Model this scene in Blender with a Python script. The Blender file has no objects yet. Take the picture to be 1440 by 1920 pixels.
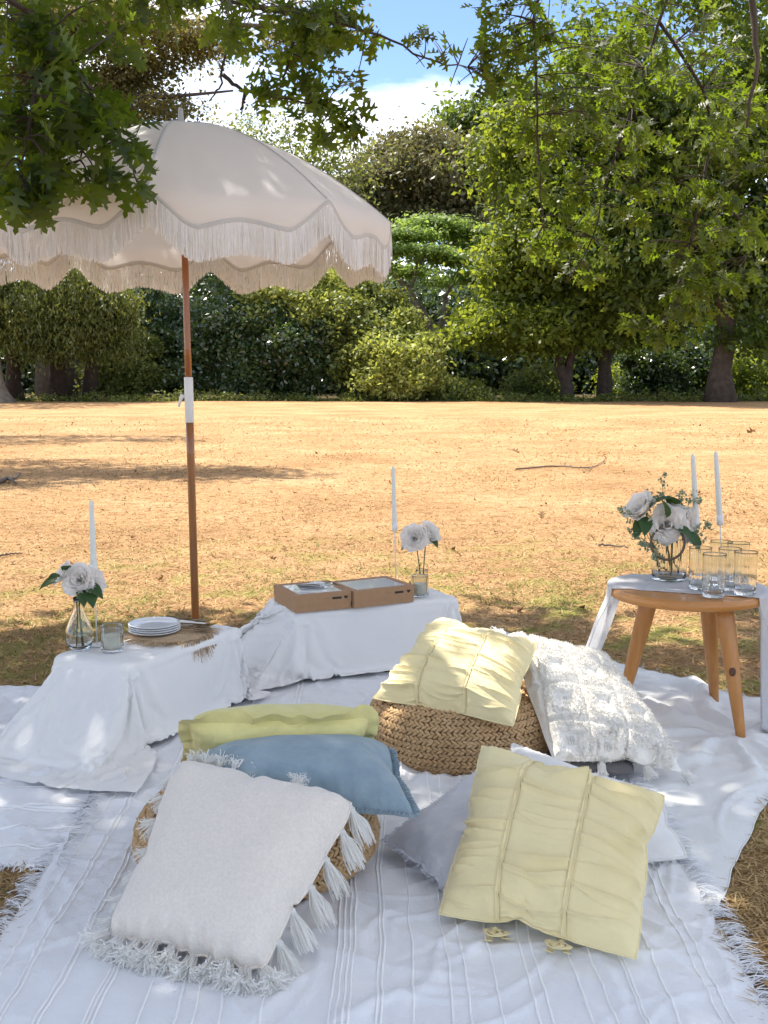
import bpy, math, random
import numpy as np
from mathutils import Vector, Matrix

random.seed(7)
rng = np.random.default_rng(11)
scene = bpy.context.scene
COL = scene.collection

# ------------------------------------------------------------------ camera, sky, sun, exposure
CAM_H = 1.2
PITCH = math.radians(7.2)
FOCAL = 2050.0                      # in pixels of a 1440 x 1920 frame
cam_data = bpy.data.cameras.new('camera')
cam = bpy.data.objects.new('camera', cam_data)
COL.objects.link(cam)
cam.location = (0, 0, CAM_H)
cam.rotation_euler = (math.radians(90) - PITCH, 0, 0)
cam_data.sensor_fit = 'VERTICAL'
cam_data.sensor_height = 36.0
cam_data.lens = 36.0 * FOCAL / 1920.0
cam_data.clip_end = 2000
scene.camera = cam

SUN_DIR = np.array([-0.36, 0.36, 0.86])
SUN_DIR = SUN_DIR / np.linalg.norm(SUN_DIR)
SUN_ELEV = math.asin(SUN_DIR[2])
SUN_AZ = math.atan2(SUN_DIR[0], SUN_DIR[1])

world = bpy.data.worlds.new('World')
scene.world = world
world.use_nodes = True
wn, wl = world.node_tree.nodes, world.node_tree.links
bg = wn['Background']
bg.inputs['Strength'].default_value = 0.08
sky = wn.new('ShaderNodeTexSky')
sky.sky_type = 'NISHITA'
sky.sun_disc = False
sky.sun_elevation = SUN_ELEV
sky.sun_rotation = SUN_AZ
sky.air_density = 0.55
sky.dust_density = 0.0
sky.ozone_density = 1.5
# broken white cloud over the whole dome
tc = wn.new('ShaderNodeTexCoord')
mp = wn.new('ShaderNodeMapping')
mp.inputs['Scale'].default_value = (1.0, 1.0, 3.2)
mp.inputs['Location'].default_value = (2.3, 1.7, 0.9)
cn = wn.new('ShaderNodeTexNoise')
cn.inputs['Scale'].default_value = 2.3
cn.inputs['Detail'].default_value = 7
cn.inputs['Roughness'].default_value = 0.55
cr = wn.new('ShaderNodeValToRGB')
cr.color_ramp.elements[0].position = 0.47
cr.color_ramp.elements[1].position = 0.62
mx = wn.new('ShaderNodeMix')
mx.data_type = 'RGBA'
wl.new(tc.outputs['Generated'], mp.inputs['Vector'])
wl.new(mp.outputs[0], cn.inputs['Vector'])
wl.new(cn.outputs[0], cr.inputs[0])
wl.new(cr.outputs[0], mx.inputs[0])
wl.new(sky.outputs[0], mx.inputs[6])
mx.inputs[7].default_value = (7.8, 7.65, 7.45, 1)
wl.new(mx.outputs[2], bg.inputs['Color'])

sun_data = bpy.data.lights.new('sun', 'SUN')
sun_data.energy = 2.45
sun_data.angle = math.radians(0.5)
sun_data.color = (1.0, 0.93, 0.82)
sun = bpy.data.objects.new('sun', sun_data)
COL.objects.link(sun)
sun.rotation_euler = Vector(tuple(-SUN_DIR)).to_track_quat('-Z', 'Y').to_euler()
sun.location = (-6, 4, 14)

scene.view_settings.view_transform = 'Standard'
scene.view_settings.look = 'None'
scene.view_settings.gamma = 1
scene.view_settings.use_curve_mapping = False
scene.view_settings.exposure = 1.95
scene.render.engine = 'CYCLES'
scene.cycles.max_bounces = 24
scene.cycles.diffuse_bounces = 5
scene.cycles.transparent_max_bounces = 12
scene.cycles.transmission_bounces = 24

# ------------------------------------------------------------------ helpers
_f = np.array([0, math.cos(PITCH), -math.sin(PITCH)])
_u = np.array([0, math.sin(PITCH), math.cos(PITCH)])
_r = np.array([1.0, 0, 0])


def ray(x, y):
    return _f + (x - 720) / FOCAL * _r + (960 - y) / FOCAL * _u


def at_z(x, y, z):
    "point of the world at height z that the photograph shows at pixel x, y"
    d = ray(x, y)
    return np.array([0, 0, CAM_H]) + d * ((z - CAM_H) / d[2])


def at_y(x, y, Y):
    "the same for a point Y metres in front of the camera"
    d = ray(x, y)
    return np.array([0, 0, CAM_H]) + d * (Y / d[1])


BASE = {}


def thing(name, label, cat, loc, group=None):
    o = bpy.data.objects.new(name, None)
    o.empty_display_size = 0.05
    COL.objects.link(o)
    o.location = tuple(loc)
    BASE[o.name] = np.array(loc, float)
    return tag(o, label, cat, group)


def tag(o, label, cat, group=None):
    o['label'] = label
    o['category'] = cat
    if group:
        o['group'] = group
    return o


def make_mesh(name, V, F, mat, smooth=True, tint=None):
    me = bpy.data.meshes.new(name)
    V = np.asarray(V, np.float32)
    if isinstance(F, np.ndarray) and F.ndim == 2:
        k = F.shape[1]
        me.vertices.add(len(V))
        me.vertices.foreach_set('co', V.ravel())
        me.loops.add(F.size)
        me.loops.foreach_set('vertex_index', F.astype(np.int32).ravel())
        me.polygons.add(len(F))
        me.polygons.foreach_set('loop_start', np.arange(0, F.size, k, dtype=np.int32))
        me.update(calc_edges=True)
    else:
        me.from_pydata(V.tolist(), [], [tuple(int(i) for i in f) for f in F])
    if smooth:
        me.polygons.foreach_set('use_smooth', np.ones(len(me.polygons), bool))
    if tint is not None:
        at = me.attributes.new('tint', 'FLOAT', 'POINT')
        at.data.foreach_set('value', np.asarray(tint, np.float32))
    if mat:
        me.materials.append(mat)
    me.update()
    return me


def add(name, V, F, mat, parent=None, loc=None, smooth=True, tint=None, kind=None):
    "one mesh object from world-space vertices; its origin is its parent's or loc"
    base = BASE[parent.name] if parent else (np.array(loc, float) if loc is not None else np.zeros(3))
    me = make_mesh(name, np.asarray(V, float) - base, F, mat, smooth, tint)
    o = bpy.data.objects.new(name, me)
    COL.objects.link(o)
    if parent:
        o.parent = parent
    else:
        o.location = tuple(base)
    BASE[o.name] = base
    if kind:
        o['kind'] = kind
    return o


def inst(name, me, parent, M):
    "an object sharing mesh me, placed by the world matrix M under parent"
    o = bpy.data.objects.new(name, me)
    COL.objects.link(o)
    o.parent = parent
    o.matrix_local = Matrix.Translation(Vector(tuple(-BASE[parent.name]))) @ M
    BASE[o.name] = BASE[parent.name]
    return o


class MB:
    "collects vertices and faces of one mesh"
    def __init__(self):
        self.V, self.F, self.n, self.T = [], [], 0, []

    def put(self, V, F, t=None):
        V = np.asarray(V, float)
        self.V.append(V)
        self.F.extend([tuple(int(i) + self.n for i in f) for f in F])
        self.n += len(V)
        if t is not None:
            self.T.append(np.full(len(V), t) if np.isscalar(t) else t)
        return self

    def add(self, name, mat, parent=None, loc=None, smooth=True, kind=None):
        return add(name, np.concatenate(self.V), self.F, mat, parent, loc, smooth,
                   np.concatenate(self.T) if self.T else None, kind)

    def mesh(self, name, mat, smooth=True):
        return make_mesh(name, np.concatenate(self.V), self.F, mat, smooth)


def grid_faces(n, m, close=False):
    "quads of an n x m vertex grid (second index fastest); close wraps the second index"
    i, j = np.meshgrid(np.arange(n - 1), np.arange(m if close else m - 1), indexing='ij')
    j2 = (j + 1) % m
    return np.stack([i * m + j, (i + 1) * m + j, (i + 1) * m + j2, i * m + j2], -1).reshape(-1, 4)


def norm(v):
    v = np.asarray(v, float)
    return v / np.maximum(np.linalg.norm(v, axis=-1, keepdims=True), 1e-12)


def tube(P, R, seg=8, caps=True):
    P = np.asarray(P, float)
    R = np.broadcast_to(np.asarray(R, float), (len(P),))
    T = norm(np.gradient(P, axis=0))
    up = np.array([0, 0, 1.0]) if abs(T[0][2]) < 0.9 else np.array([1.0, 0, 0])
    a = norm(np.cross(T[0], up))
    A = []
    for t in T:
        a = norm(a - t * np.dot(a, t))
        A.append(a)
    A = np.array(A)
    B = np.cross(T, A)
    th = np.linspace(0, 2 * math.pi, seg, endpoint=False)
    V = P[:, None] + R[:, None, None] * (np.cos(th)[None, :, None] * A[:, None] + np.sin(th)[None, :, None] * B[:, None])
    F = [tuple(f) for f in grid_faces(len(P), seg, True)]
    if caps:
        F.append(tuple(range(seg)))
        F.append(tuple((len(P) - 1) * seg + i for i in reversed(range(seg))))
    return V.reshape(-1, 3), F


def lathe(prof, seg=32, c=(0, 0, 0), mod=None):
    "profile of (r, z); mod(theta, r, z) returns a changed radius"
    prof = np.asarray(prof, float)
    th = np.linspace(0, 2 * math.pi, seg, endpoint=False)
    r = np.repeat(prof[:, :1], seg, 1)
    z = np.repeat(prof[:, 1:], seg, 1)
    if mod:
        r = mod(np.repeat(th[None], len(prof), 0), r, z)
    V = np.stack([r * np.cos(th), r * np.sin(th), z], -1) + np.array(c, float)
    F = [tuple(f[::-1]) for f in grid_faces(len(prof), seg, True)]
    return V.reshape(-1, 3), F


def disc_caps(prof, seg):
    n = len(prof)
    return [tuple(range(seg)), tuple((n - 1) * seg + i for i in reversed(range(seg)))]


def box(c, ax, ay, az, b=0.0):
    "box centred at c with half-axis vectors; b bevels the vertical edges a little"
    c, ax, ay, az = (np.array(v, float) for v in (c, ax, ay, az))
    if b <= 0:
        V = [c + sx * ax + sy * ay + sz * az for sz in (-1, 1) for sx, sy in ((-1, -1), (1, -1), (1, 1), (-1, 1))]
        F = [(3, 2, 1, 0), (4, 5, 6, 7)] + [(a, (a + 1) % 4, 4 + (a + 1) % 4, 4 + a) for a in range(4)]
        return np.array(V), F
    ux, uy, uz = norm(ax), norm(ay), norm(az)
    V = []
    for sz, ins in ((-1, b), (-1, 0), (1, 0), (1, b)):
        off = az * sz - uz * sz * (0 if ins else b)
        for sx, sy in ((-1, -1), (1, -1), (1, 1), (-1, 1)):
            px = ax * sx - ux * sx * ins
            py = ay * sy - uy * sy * ins
            ex = ux * sx * b if not ins else 0 * ux
            ey = uy * sy * b if not ins else 0 * uy
            pts = [c + off + px - ex, c + off + py * 1 + px - ey]
            if (sx * sy) > 0:
                pts = [c + off + px + py - ey, c + off + px - ex + py]
            else:
                pts = [c + off + px - ex + py, c + off + px + py - ey]
            V += pts
    F = [tuple(reversed(range(8))), tuple(range(24, 32))]
    for k in range(3):
        for a in range(8):
            F.append((k * 8 + a, k * 8 + (a + 1) % 8, k * 8 + 8 + (a + 1) % 8, k * 8 + 8 + a))
    return np.array(V), F


def ribbons(P, W, side):
    "N strands as flat strips: P (N,k,3) spines, W half width (k,) or (N,k), side (N,3)"
    N, k, _ = P.shape
    W = np.broadcast_to(np.asarray(W, float), (N, k))
    S = side[:, None, :] * W[:, :, None]
    V = np.stack([P - S, P + S], 2).reshape(-1, 3)
    o = (np.arange(N) * k * 2)[:, None]
    q = np.arange(k - 1)[None] * 2
    a = o + q
    F = np.stack([a, a + 1, a + 3, a + 2], -1).reshape(-1, 4)
    return V, F


def catmull(A, n, axis):
    "resample array A along axis to n samples with a smooth cubic"
    A = np.moveaxis(A, axis, 0)
    m = len(A)
    t = np.linspace(0, m - 1, n)
    i = np.minimum(t.astype(int), m - 2)
    f = (t - i).reshape((-1,) + (1,) * (A.ndim - 1))
    p0 = np.where((i > 0).reshape(f.shape), A[np.maximum(i - 1, 0)], 2 * A[i] - A[i + 1])
    p1, p2 = A[i], A[i + 1]
    p3 = np.where((i < m - 2).reshape(f.shape), A[np.minimum(i + 2, m - 1)], 2 * A[i + 1] - A[i])
    out = 0.5 * (2 * p1 + (p2 - p0) * f + (2 * p0 - 5 * p1 + 4 * p2 - p3) * f ** 2 + (3 * p1 - p0 - 3 * p2 + p3) * f ** 3)
    return np.moveaxis(out, 0, axis)


def _hash(ix, iy, seed):
    h = (ix.astype(np.int64) * 374761393 + iy.astype(np.int64) * 668265263 + seed * 974634781) & 0xffffffff
    h = ((h ^ (h >> 13)) * 1274126177) & 0xffffffff
    return ((h ^ (h >> 16)) & 0xffff) / 65535.0


def vnoise(x, y, seed=0):
    "smooth 2-D noise in -1..1"
    ix, iy = np.floor(x), np.floor(y)
    fx, fy = x - ix, y - iy
    out = 0
    ux, uy = fx * fx * fx * (fx * (fx * 6 - 15) + 10), fy * fy * fy * (fy * (fy * 6 - 15) + 10)
    for dx in (0, 1):
        for dy in (0, 1):
            a = _hash(ix + dx, iy + dy, seed) * 2 * math.pi
            g = np.cos(a) * (fx - dx) + np.sin(a) * (fy - dy)
            out = out + g * (ux if dx else 1 - ux) * (uy if dy else 1 - uy)
    return out * 1.5


def fbm(x, y, seed=0, oct=4):
    s, a, o = 1.0, 1.0, 0
    for k in range(oct):
        o = o + a * vnoise(x * s, y * s, seed + k * 17)
        s *= 2.03
        a *= 0.5
    return o


def smooth(a, b, x):
    t = np.clip((x - a) / (b - a), 0, 1)
    return t * t * (3 - 2 * t)


def rand_unit(n):
    return norm(rng.standard_normal((n, 3)))


# ------------------------------------------------------------------ materials
def mat_new(name):
    m = bpy.data.materials.new(name)
    m.use_nodes = True
    return m, m.node_tree.nodes, m.node_tree.links, m.node_tree.nodes['Principled BSDF']


def rgb(c):
    return (c[0], c[1], c[2], 1)


def noise_node(n, l, scale, detail=4, vec=None, rough=0.55):
    t = n.new('ShaderNodeTexNoise')
    t.inputs['Scale'].default_value = scale
    t.inputs['Detail'].default_value = detail
    t.inputs['Roughness'].default_value = rough
    if vec is None:
        c = n.new('ShaderNodeTexCoord')
        vec = c.outputs['Object']
    l.new(vec, t.inputs['Vector'])
    return t


def ramp(n, l, fac, stops):
    r = n.new('ShaderNodeValToRGB')
    e = r.color_ramp.elements
    while len(e) < len(stops):
        e.new(0.5)
    for k, (p, c) in enumerate(stops):
        e[k].position = p
        e[k].color = rgb(c)
    l.new(fac, r.inputs[0])
    return r


def bump(n, l, height, bsdf, strength, dist=0.002):
    b = n.new('ShaderNodeBump')
    b.inputs['Strength'].default_value = strength
    b.inputs['Distance'].default_value = dist
    l.new(height, b.inputs['Height'])
    l.new(b.outputs[0], bsdf.inputs['Normal'])
    return b


def fabric(name, col, var=0.06, scale=9, weave=420, strength=0.35, rough=0.9, sheen=0.25, col2=None, stretch=(1, 1, 1), trans=0.0, crinkle=0.0, cscale=26):
    m, n, l, b = mat_new(name)
    c = np.array(col)
    c2 = np.array(col2) if col2 is not None else c * (1 - var * 2)
    t = noise_node(n, l, scale, 5)
    r = ramp(n, l, t.outputs[0], [(0.32, c2), (0.68, c)])
    l.new(r.outputs[0], b.inputs['Base Color'])
    b.inputs['Roughness'].default_value = rough
    b.inputs['Specular IOR Level'].default_value = 0.2
    b.inputs['Sheen Weight'].default_value = sheen
    tcn = n.new('ShaderNodeTexCoord')
    mpn = n.new('ShaderNodeMapping')
    mpn.inputs['Scale'].default_value = stretch
    l.new(tcn.outputs['Object'], mpn.inputs['Vector'])
    w = noise_node(n, l, weave, 2, mpn.outputs[0], 0.7)
    bp = bump(n, l, w.outputs[0], b, strength, 0.0015)
    if crinkle:
        cw = noise_node(n, l, 7, 3, tcn.outputs['Object'])
        wv = n.new('ShaderNodeVectorMath')
        wv.operation = 'MULTIPLY_ADD'
        l.new(cw.outputs['Color'], wv.inputs[0])
        wv.inputs[1].default_value = (0.12, 0.12, 0.12)
        l.new(tcn.outputs['Object'], wv.inputs[2])
        c2n = noise_node(n, l, cscale, 6, wv.outputs[0], 0.6)
        rg = n.new('ShaderNodeMath')          # ridges: creases rather than lumps
        rg.operation = 'PINGPONG'
        rg.inputs[1].default_value = 0.16
        l.new(c2n.outputs[0], rg.inputs[0])
        b2 = n.new('ShaderNodeBump')
        b2.inputs['Strength'].default_value = crinkle
        b2.inputs['Distance'].default_value = 0.02
        l.new(rg.outputs[0], b2.inputs['Height'])
        l.new(b2.outputs[0], bp.inputs['Normal'])
    if trans > 0:
        tr = n.new('ShaderNodeBsdfTranslucent')
        l.new(r.outputs[0], tr.inputs['Color'])
        mixs = n.new('ShaderNodeMixShader')
        mixs.inputs[0].default_value = trans
        out = n['Material Output']
        l.new(b.outputs[0], mixs.inputs[1])
        l.new(tr.outputs[0], mixs.inputs[2])
        l.new(mixs.outputs[0], out.inputs['Surface'])
    return m


def plain(name, col, rough=0.5, metal=0.0, spec=0.5, var=0.0, scale=20, coat=0.0, bumps=0.0, bscale=80):
    m, n, l, b = mat_new(name)
    b.inputs['Base Color'].default_value = rgb(col)
    b.inputs['Roughness'].default_value = rough
    b.inputs['Metallic'].default_value = metal
    b.inputs['Specular IOR Level'].default_value = spec
    b.inputs['Coat Weight'].default_value = coat
    if var:
        t = noise_node(n, l, scale, 5)
        r = ramp(n, l, t.outputs[0], [(0.3, np.array(col) * (1 - var)), (0.7, np.minimum(np.array(col) * (1 + var), 1))])
        l.new(r.outputs[0], b.inputs['Base Color'])
    if bumps:
        t = noise_node(n, l, bscale, 4)
        bump(n, l, t.outputs[0], b, bumps, 0.004)
    return m


def wood(name, c1, c2, stretch, scale=6, rough=0.4, coat=0.2):
    m, n, l, b = mat_new(name)
    t0 = n.new('ShaderNodeTexCoord')
    mpn = n.new('ShaderNodeMapping')
    mpn.inputs['Scale'].default_value = stretch
    l.new(t0.outputs['Object'], mpn.inputs['Vector'])
    t = noise_node(n, l, scale, 8, mpn.outputs[0], 0.65)
    r = ramp(n, l, t.outputs[0], [(0.3, c1), (0.52, (np.array(c1) + np.array(c2)) / 2), (0.7, c2)])
    l.new(r.outputs[0], b.inputs['Base Color'])
    b.inputs['Roughness'].default_value = rough
    b.inputs['Coat Weight'].default_value = coat
    bump(n, l, t.outputs[0], b, 0.15, 0.002)
    return m


def leafmat(name, c1, c2, trans, tw=0.4, rough=0.5, spec=0.4):
    "leaf: reflecting colour between c1 and c2 by each leaf's own tint, plus light let through"
    m, n, l, b = mat_new(name)
    a = n.new('ShaderNodeAttribute')
    a.attribute_name = 'tint'
    r = ramp(n, l, a.outputs['Fac'], [(0.0, c1), (1.0, c2)])
    l.new(r.outputs[0], b.inputs['Base Color'])
    b.inputs['Roughness'].default_value = rough
    b.inputs['Specular IOR Level'].default_value = spec
    tr = n.new('ShaderNodeBsdfTranslucent')
    r2 = ramp(n, l, a.outputs['Fac'], [(0.0, np.array(trans) * 0.6), (1.0, trans)])
    l.new(r2.outputs[0], tr.inputs['Color'])
    mixs = n.new('ShaderNodeMixShader')
    mixs.inputs[0].default_value = tw
    l.new(b.outputs[0], mixs.inputs[1])
    l.new(tr.outputs[0], mixs.inputs[2])
    l.new(mixs.outputs[0], n['Material Output'].inputs['Surface'])
    return m


def glassmat(name, tint=(1, 1, 1), ior=1.45):
    m, n, l, b = mat_new(name)
    b.inputs['Base Color'].default_value = rgb(tint)
    b.inputs['Transmission Weight'].default_value = 1.0
    b.inputs['Roughness'].default_value = 0.0
    b.inputs['IOR'].default_value = ior
    return m


M_BLANKET = fabric('white_cotton_weave', (0.80, 0.81, 0.83), 0.02, 6, 300, 0.45, crinkle=0.35, cscale=18)
M_STRIPE = fabric('white_raised_stripe', (0.92, 0.92, 0.92), 0.01, 6, 500, 0.5)
M_SHEET = fabric('pale_linen', (0.76, 0.77, 0.76), 0.03, 5, 350, 0.5, crinkle=0.35, cscale=15)
M_TCLOTH = fabric('tablecloth_linen', (0.81, 0.80, 0.78), 0.02, 5, 380, 0.35, crinkle=0.2, cscale=9)
M_GAUZE = fabric('white_gauze', (0.80, 0.81, 0.83), 0.02, 14, 260, 0.8, trans=0.3, crinkle=0.5, cscale=40)
M_YELLOW = fabric('pale_yellow_cotton', (0.83, 0.715, 0.405), 0.03, 9, 420, 0.3, crinkle=0.15, cscale=30)
M_LEMON = fabric('lemon_linen', (0.76, 0.69, 0.30), 0.05, 12, 350, 0.5, crinkle=0.3, cscale=22)
M_BLUE = fabric('faded_blue_linen', (0.29, 0.375, 0.42), 0.1, 14, 320, 0.6, col2=(0.215, 0.295, 0.345), crinkle=0.25, cscale=24)
M_LAVENDER = fabric('grey_lavender_linen', (0.62, 0.625, 0.67), 0.04, 30, 330, 0.6, crinkle=0.2, cscale=20)
M_CREAM = fabric('cream_slub_cotton', (0.81, 0.745, 0.665), 0.055, 150, 260, 0.9, crinkle=0.12, cscale=16)
M_IVORY = fabric('ivory_tufted_cotton', (0.86, 0.835, 0.78), 0.03, 40, 200, 0.8)
M_WHITELINEN = fabric('white_linen', (0.80, 0.79, 0.77), 0.03, 20, 330, 0.6, crinkle=0.25, cscale=25)
M_CANVAS = fabric('cream_canvas', (0.80, 0.79, 0.765), 0.02, 3, 500, 0.2, trans=0.3, crinkle=0.08, cscale=6)
M_TRIM = fabric('cream_braid_trim', (0.55, 0.535, 0.50), 0.03, 60, 500, 0.5)
M_FRINGE = fabric('cream_fringe', (0.86, 0.85, 0.825), 0.03, 60, 500, 0.2, trans=0.2)
M_JUTE = fabric('woven_straw', (0.60, 0.41, 0.225), 0.1, 40, 300, 0.6, col2=(0.45, 0.285, 0.14), sheen=0.0, rough=0.75)
M_JUTE_IN = plain('straw_core', (0.30, 0.19, 0.095), 0.9)
M_MAT = fabric('natural_jute', (0.55, 0.40, 0.25), 0.1, 60, 300, 0.6, sheen=0.0)
M_STOOL = wood('honey_wood', (0.44, 0.18, 0.04), (0.58, 0.275, 0.08), (1, 1, 9), 5)
M_STOOLLEG = wood('honey_wood_leg', (0.42, 0.17, 0.038), (0.57, 0.265, 0.075), (9, 9, 1), 5)
M_KNOT = plain('wood_knot', (0.10, 0.035, 0.012), 0.5)
M_POLE = wood('varnished_pole', (0.21, 0.075, 0.017), (0.32, 0.125, 0.03), (14, 14, 1), 4, 0.35, 0.4)
M_WPLASTIC = plain('white_plastic', (0.74, 0.75, 0.74), 0.4)
M_CARD = plain('brown_card', (0.37, 0.215, 0.11), 0.75, var=0.05, scale=60)
M_FILM = plain('paper_with_sky_reflection', (0.90, 0.91, 0.93), 0.10, coat=0.8)  # white paper under film, colour brightened for the sky reflected in it
M_INK = plain('dark_print', (0.035, 0.022, 0.015), 0.7)
M_INKPALE = plain('pale_print', (0.27, 0.15, 0.08), 0.8)
M_PLATE = plain('white_glaze', (0.82, 0.83, 0.84), 0.12, coat=0.5)
M_GOLD = plain('gold_metal', (0.22, 0.14, 0.045), 0.22, 0.9)
M_DARKMETAL = plain('dark_cutlery_handle', (0.09, 0.085, 0.075), 0.35, 0.6)
M_CANDLE = plain('white_wax', (0.70, 0.72, 0.66), 0.5, var=0.02)
M_WAX = plain('cream_wax', (0.76, 0.74, 0.62), 0.5)
M_WICK = plain('wick', (0.6, 0.58, 0.5), 0.9)
M_HOLDER = plain('white_painted_metal', (0.72, 0.72, 0.70), 0.4)
M_GLASS = glassmat('clear_glass', (0.97, 0.985, 0.98))
M_WATER = glassmat('water', (0.97, 0.99, 0.99), 1.33)
M_STEM = plain('flower_stem', (0.045, 0.085, 0.025), 0.5)
M_PETAL = leafmat('white_petal', (0.88, 0.85, 0.80), (0.93, 0.905, 0.87), (0.98, 0.95, 0.91), 0.6, 0.6, 0.2)
M_PLEAF = leafmat('peony_leaf', (0.02, 0.06, 0.02), (0.05, 0.11, 0.035), (0.12, 0.2, 0.03), 0.25)
M_SPRIG = leafmat('grey_green_sprig', (0.20, 0.27, 0.18), (0.42, 0.48, 0.34), (0.34, 0.44, 0.2), 0.3)
M_TWINE = plain('brown_ring', (0.12, 0.085, 0.055), 0.6)
M_BARK = plain('grey_brown_bark', (0.075, 0.056, 0.042), 0.9, var=0.4, scale=5, bumps=0.8, bscale=12)
M_BARKPALE = plain('pale_bark', (0.22, 0.18, 0.14), 0.9, var=0.4, scale=4, bumps=0.8, bscale=9)
M_TWIG = plain('dark_twig', (0.045, 0.032, 0.022), 0.8)

# ------------------------------------------------------------------ the lawn
def lawn_material():
    m, n, l, b = mat_new('dry_lawn')
    b.inputs['Roughness'].default_value = 0.95
    b.inputs['Specular IOR Level'].default_value = 0.05
    c = n.new('ShaderNodeTexCoord')
    big = noise_node(n, l, 0.55, 6, c.outputs['Object'], 0.6)
    r1 = ramp(n, l, big.outputs[0], [(0.28, (0.40, 0.235, 0.12)), (0.47, (0.55, 0.335, 0.175)), (0.58, (0.605, 0.38, 0.205)), (0.74, (0.70, 0.475, 0.275))])
    mid = noise_node(n, l, 7, 7, c.outputs['Object'], 0.7)
    r2 = ramp(n, l, mid.outputs[0], [(0.32, (0.50, 0.43, 0.34)), (0.47, (0.96, 0.95, 0.92)), (0.56, (1, 1, 1)), (0.72, (1.2, 1.22, 1.22))])  # dark end paints the shadow pits between straw strands
    mul = n.new('ShaderNodeMix')
    mul.data_type = 'RGBA'
    mul.blend_type = 'MULTIPLY'
    mul.inputs[0].default_value = 1
    l.new(r1.outputs[0], mul.inputs[6])
    l.new(r2.outputs[0], mul.inputs[7])
    fine = noise_node(n, l, 42, 8, c.outputs['Object'], 0.8)
    r3 = ramp(n, l, fine.outputs[0], [(0.38, (0.36, 0.32, 0.27)), (0.53, (0.95, 0.95, 0.95)), (0.70, (1.4, 1.4, 1.35))])  # finer painted shadow pits and light strands
    mul2 = n.new('ShaderNodeMix')
    mul2.data_type = 'RGBA'
    mul2.blend_type = 'MULTIPLY'
    mul2.inputs[0].default_value = 0.95
    l.new(mul.outputs[2], mul2.inputs[6])
    l.new(r3.outputs[0], mul2.inputs[7])
    # tufts still green, mostly a few metres round the oak
    gn = noise_node(n, l, 2.6, 5, c.outputs['Object'], 0.65)
    gr = ramp(n, l, gn.outputs[0], [(0.48, (0, 0, 0)), (0.62, (1, 1, 1))])
    vl = n.new('ShaderNodeVectorMath')
    vl.operation = 'DISTANCE'
    vl.inputs[1].default_value = (0.3, 3.7, 0)
    l.new(c.outputs['Object'], vl.inputs[0])
    mr = n.new('ShaderNodeMapRange')
    mr.inputs['From Min'].default_value = 1.7
    mr.inputs['From Max'].default_value = 4.8
    mr.inputs['To Min'].default_value = 0.95
    mr.inputs['To Max'].default_value = 0.06
    l.new(vl.outputs['Value'], mr.inputs['Value'])
    mm = n.new('ShaderNodeMath')
    mm.operation = 'MULTIPLY'
    l.new(gr.outputs[0], mm.inputs[0])
    l.new(mr.outputs[0], mm.inputs[1])
    mg = n.new('ShaderNodeMix')
    mg.data_type = 'RGBA'
    l.new(mm.outputs[0], mg.inputs[0])
    l.new(mul2.outputs[2], mg.inputs[6])
    mg.inputs[7].default_value = (0.27, 0.30, 0.07, 1)
    # bare leaf litter under the trees at the far edge
    sep = n.new('ShaderNodeSeparateXYZ')
    l.new(c.outputs['Object'], sep.inputs[0])
    wob = n.new('ShaderNodeMath')
    wob.operation = 'MULTIPLY_ADD'
    l.new(big.outputs[0], wob.inputs[0])
    wob.inputs[1].default_value = 5
    l.new(sep.outputs['Y'], wob.inputs[2])
    md = n.new('ShaderNodeMapRange')
    md.inputs['From Min'].default_value = 48.5
    md.inputs['From Max'].default_value = 52.0
    l.new(wob.outputs[0], md.inputs['Value'])
    ml = n.new('ShaderNodeMix')
    ml.data_type = 'RGBA'
    l.new(md.outputs[0], ml.inputs[0])
    l.new(mg.outputs[2], ml.inputs[6])
    ml.inputs[7].default_value = (0.11, 0.085, 0.045, 1)
    l.new(ml.outputs[2], b.inputs['Base Color'])
    bump(n, l, fine.outputs[0], b, 0.9, 0.02)
    return m


M_LAWN = lawn_material()
xs = np.concatenate([[-600, -120], np.linspace(-60, 60, 61), [120, 600]])
ys = np.concatenate([[-200, -20], np.linspace(-6, 70, 77), [140, 900]])
GX, GY = np.meshgrid(xs, ys, indexing='ij')
GZ = 0.05 * fbm(GX * 0.12, GY * 0.12, 3, 3) * smooth(7, 14, np.hypot(GX, GY))
lawn = add('lawn', np.stack([GX, GY, GZ], -1).reshape(-1, 3), grid_faces(len(xs), len(ys)), M_LAWN)
lawn['kind'] = 'structure'


def ground_z(x, y):
    return 0.05 * fbm(x * 0.12, y * 0.12, 3, 3) * smooth(7, 14, np.hypot(x, y))


# ------------------------------------------------------------------ trees and shrubs
LEAF_DARK = leafmat('dark_evergreen_leaf', (0.017, 0.037, 0.015), (0.090, 0.144, 0.054), (0.240, 0.360, 0.050), 0.25, 0.28, 1.0)
LEAF_MID = leafmat('deep_green_leaf', (0.011, 0.025, 0.006), (0.064, 0.109, 0.021), (0.368, 0.506, 0.034), 0.34)
LEAF_BRIGHT = leafmat('bright_green_leaf', (0.028, 0.052, 0.009), (0.135, 0.188, 0.034), (0.550, 0.638, 0.055), 0.42)
LEAF_OLIVE = leafmat('olive_leaf', (0.045, 0.069, 0.018), (0.208, 0.264, 0.072), (0.440, 0.462, 0.077), 0.38)
M_YEWBARK = plain('dark_yew_bark', (0.045, 0.028, 0.02), 0.95, var=0.4, scale=5, bumps=0.8, bscale=10)
LEAF_PALE = leafmat('pale_shrub_leaf', (0.090, 0.120, 0.024), (0.432, 0.468, 0.144), (0.715, 0.770, 0.132), 0.4)
LEAF_MIXED = leafmat('tinged_leaf', (0.054, 0.075, 0.024), (0.264, 0.216, 0.112), (0.340, 0.320, 0.090), 0.3)
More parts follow.
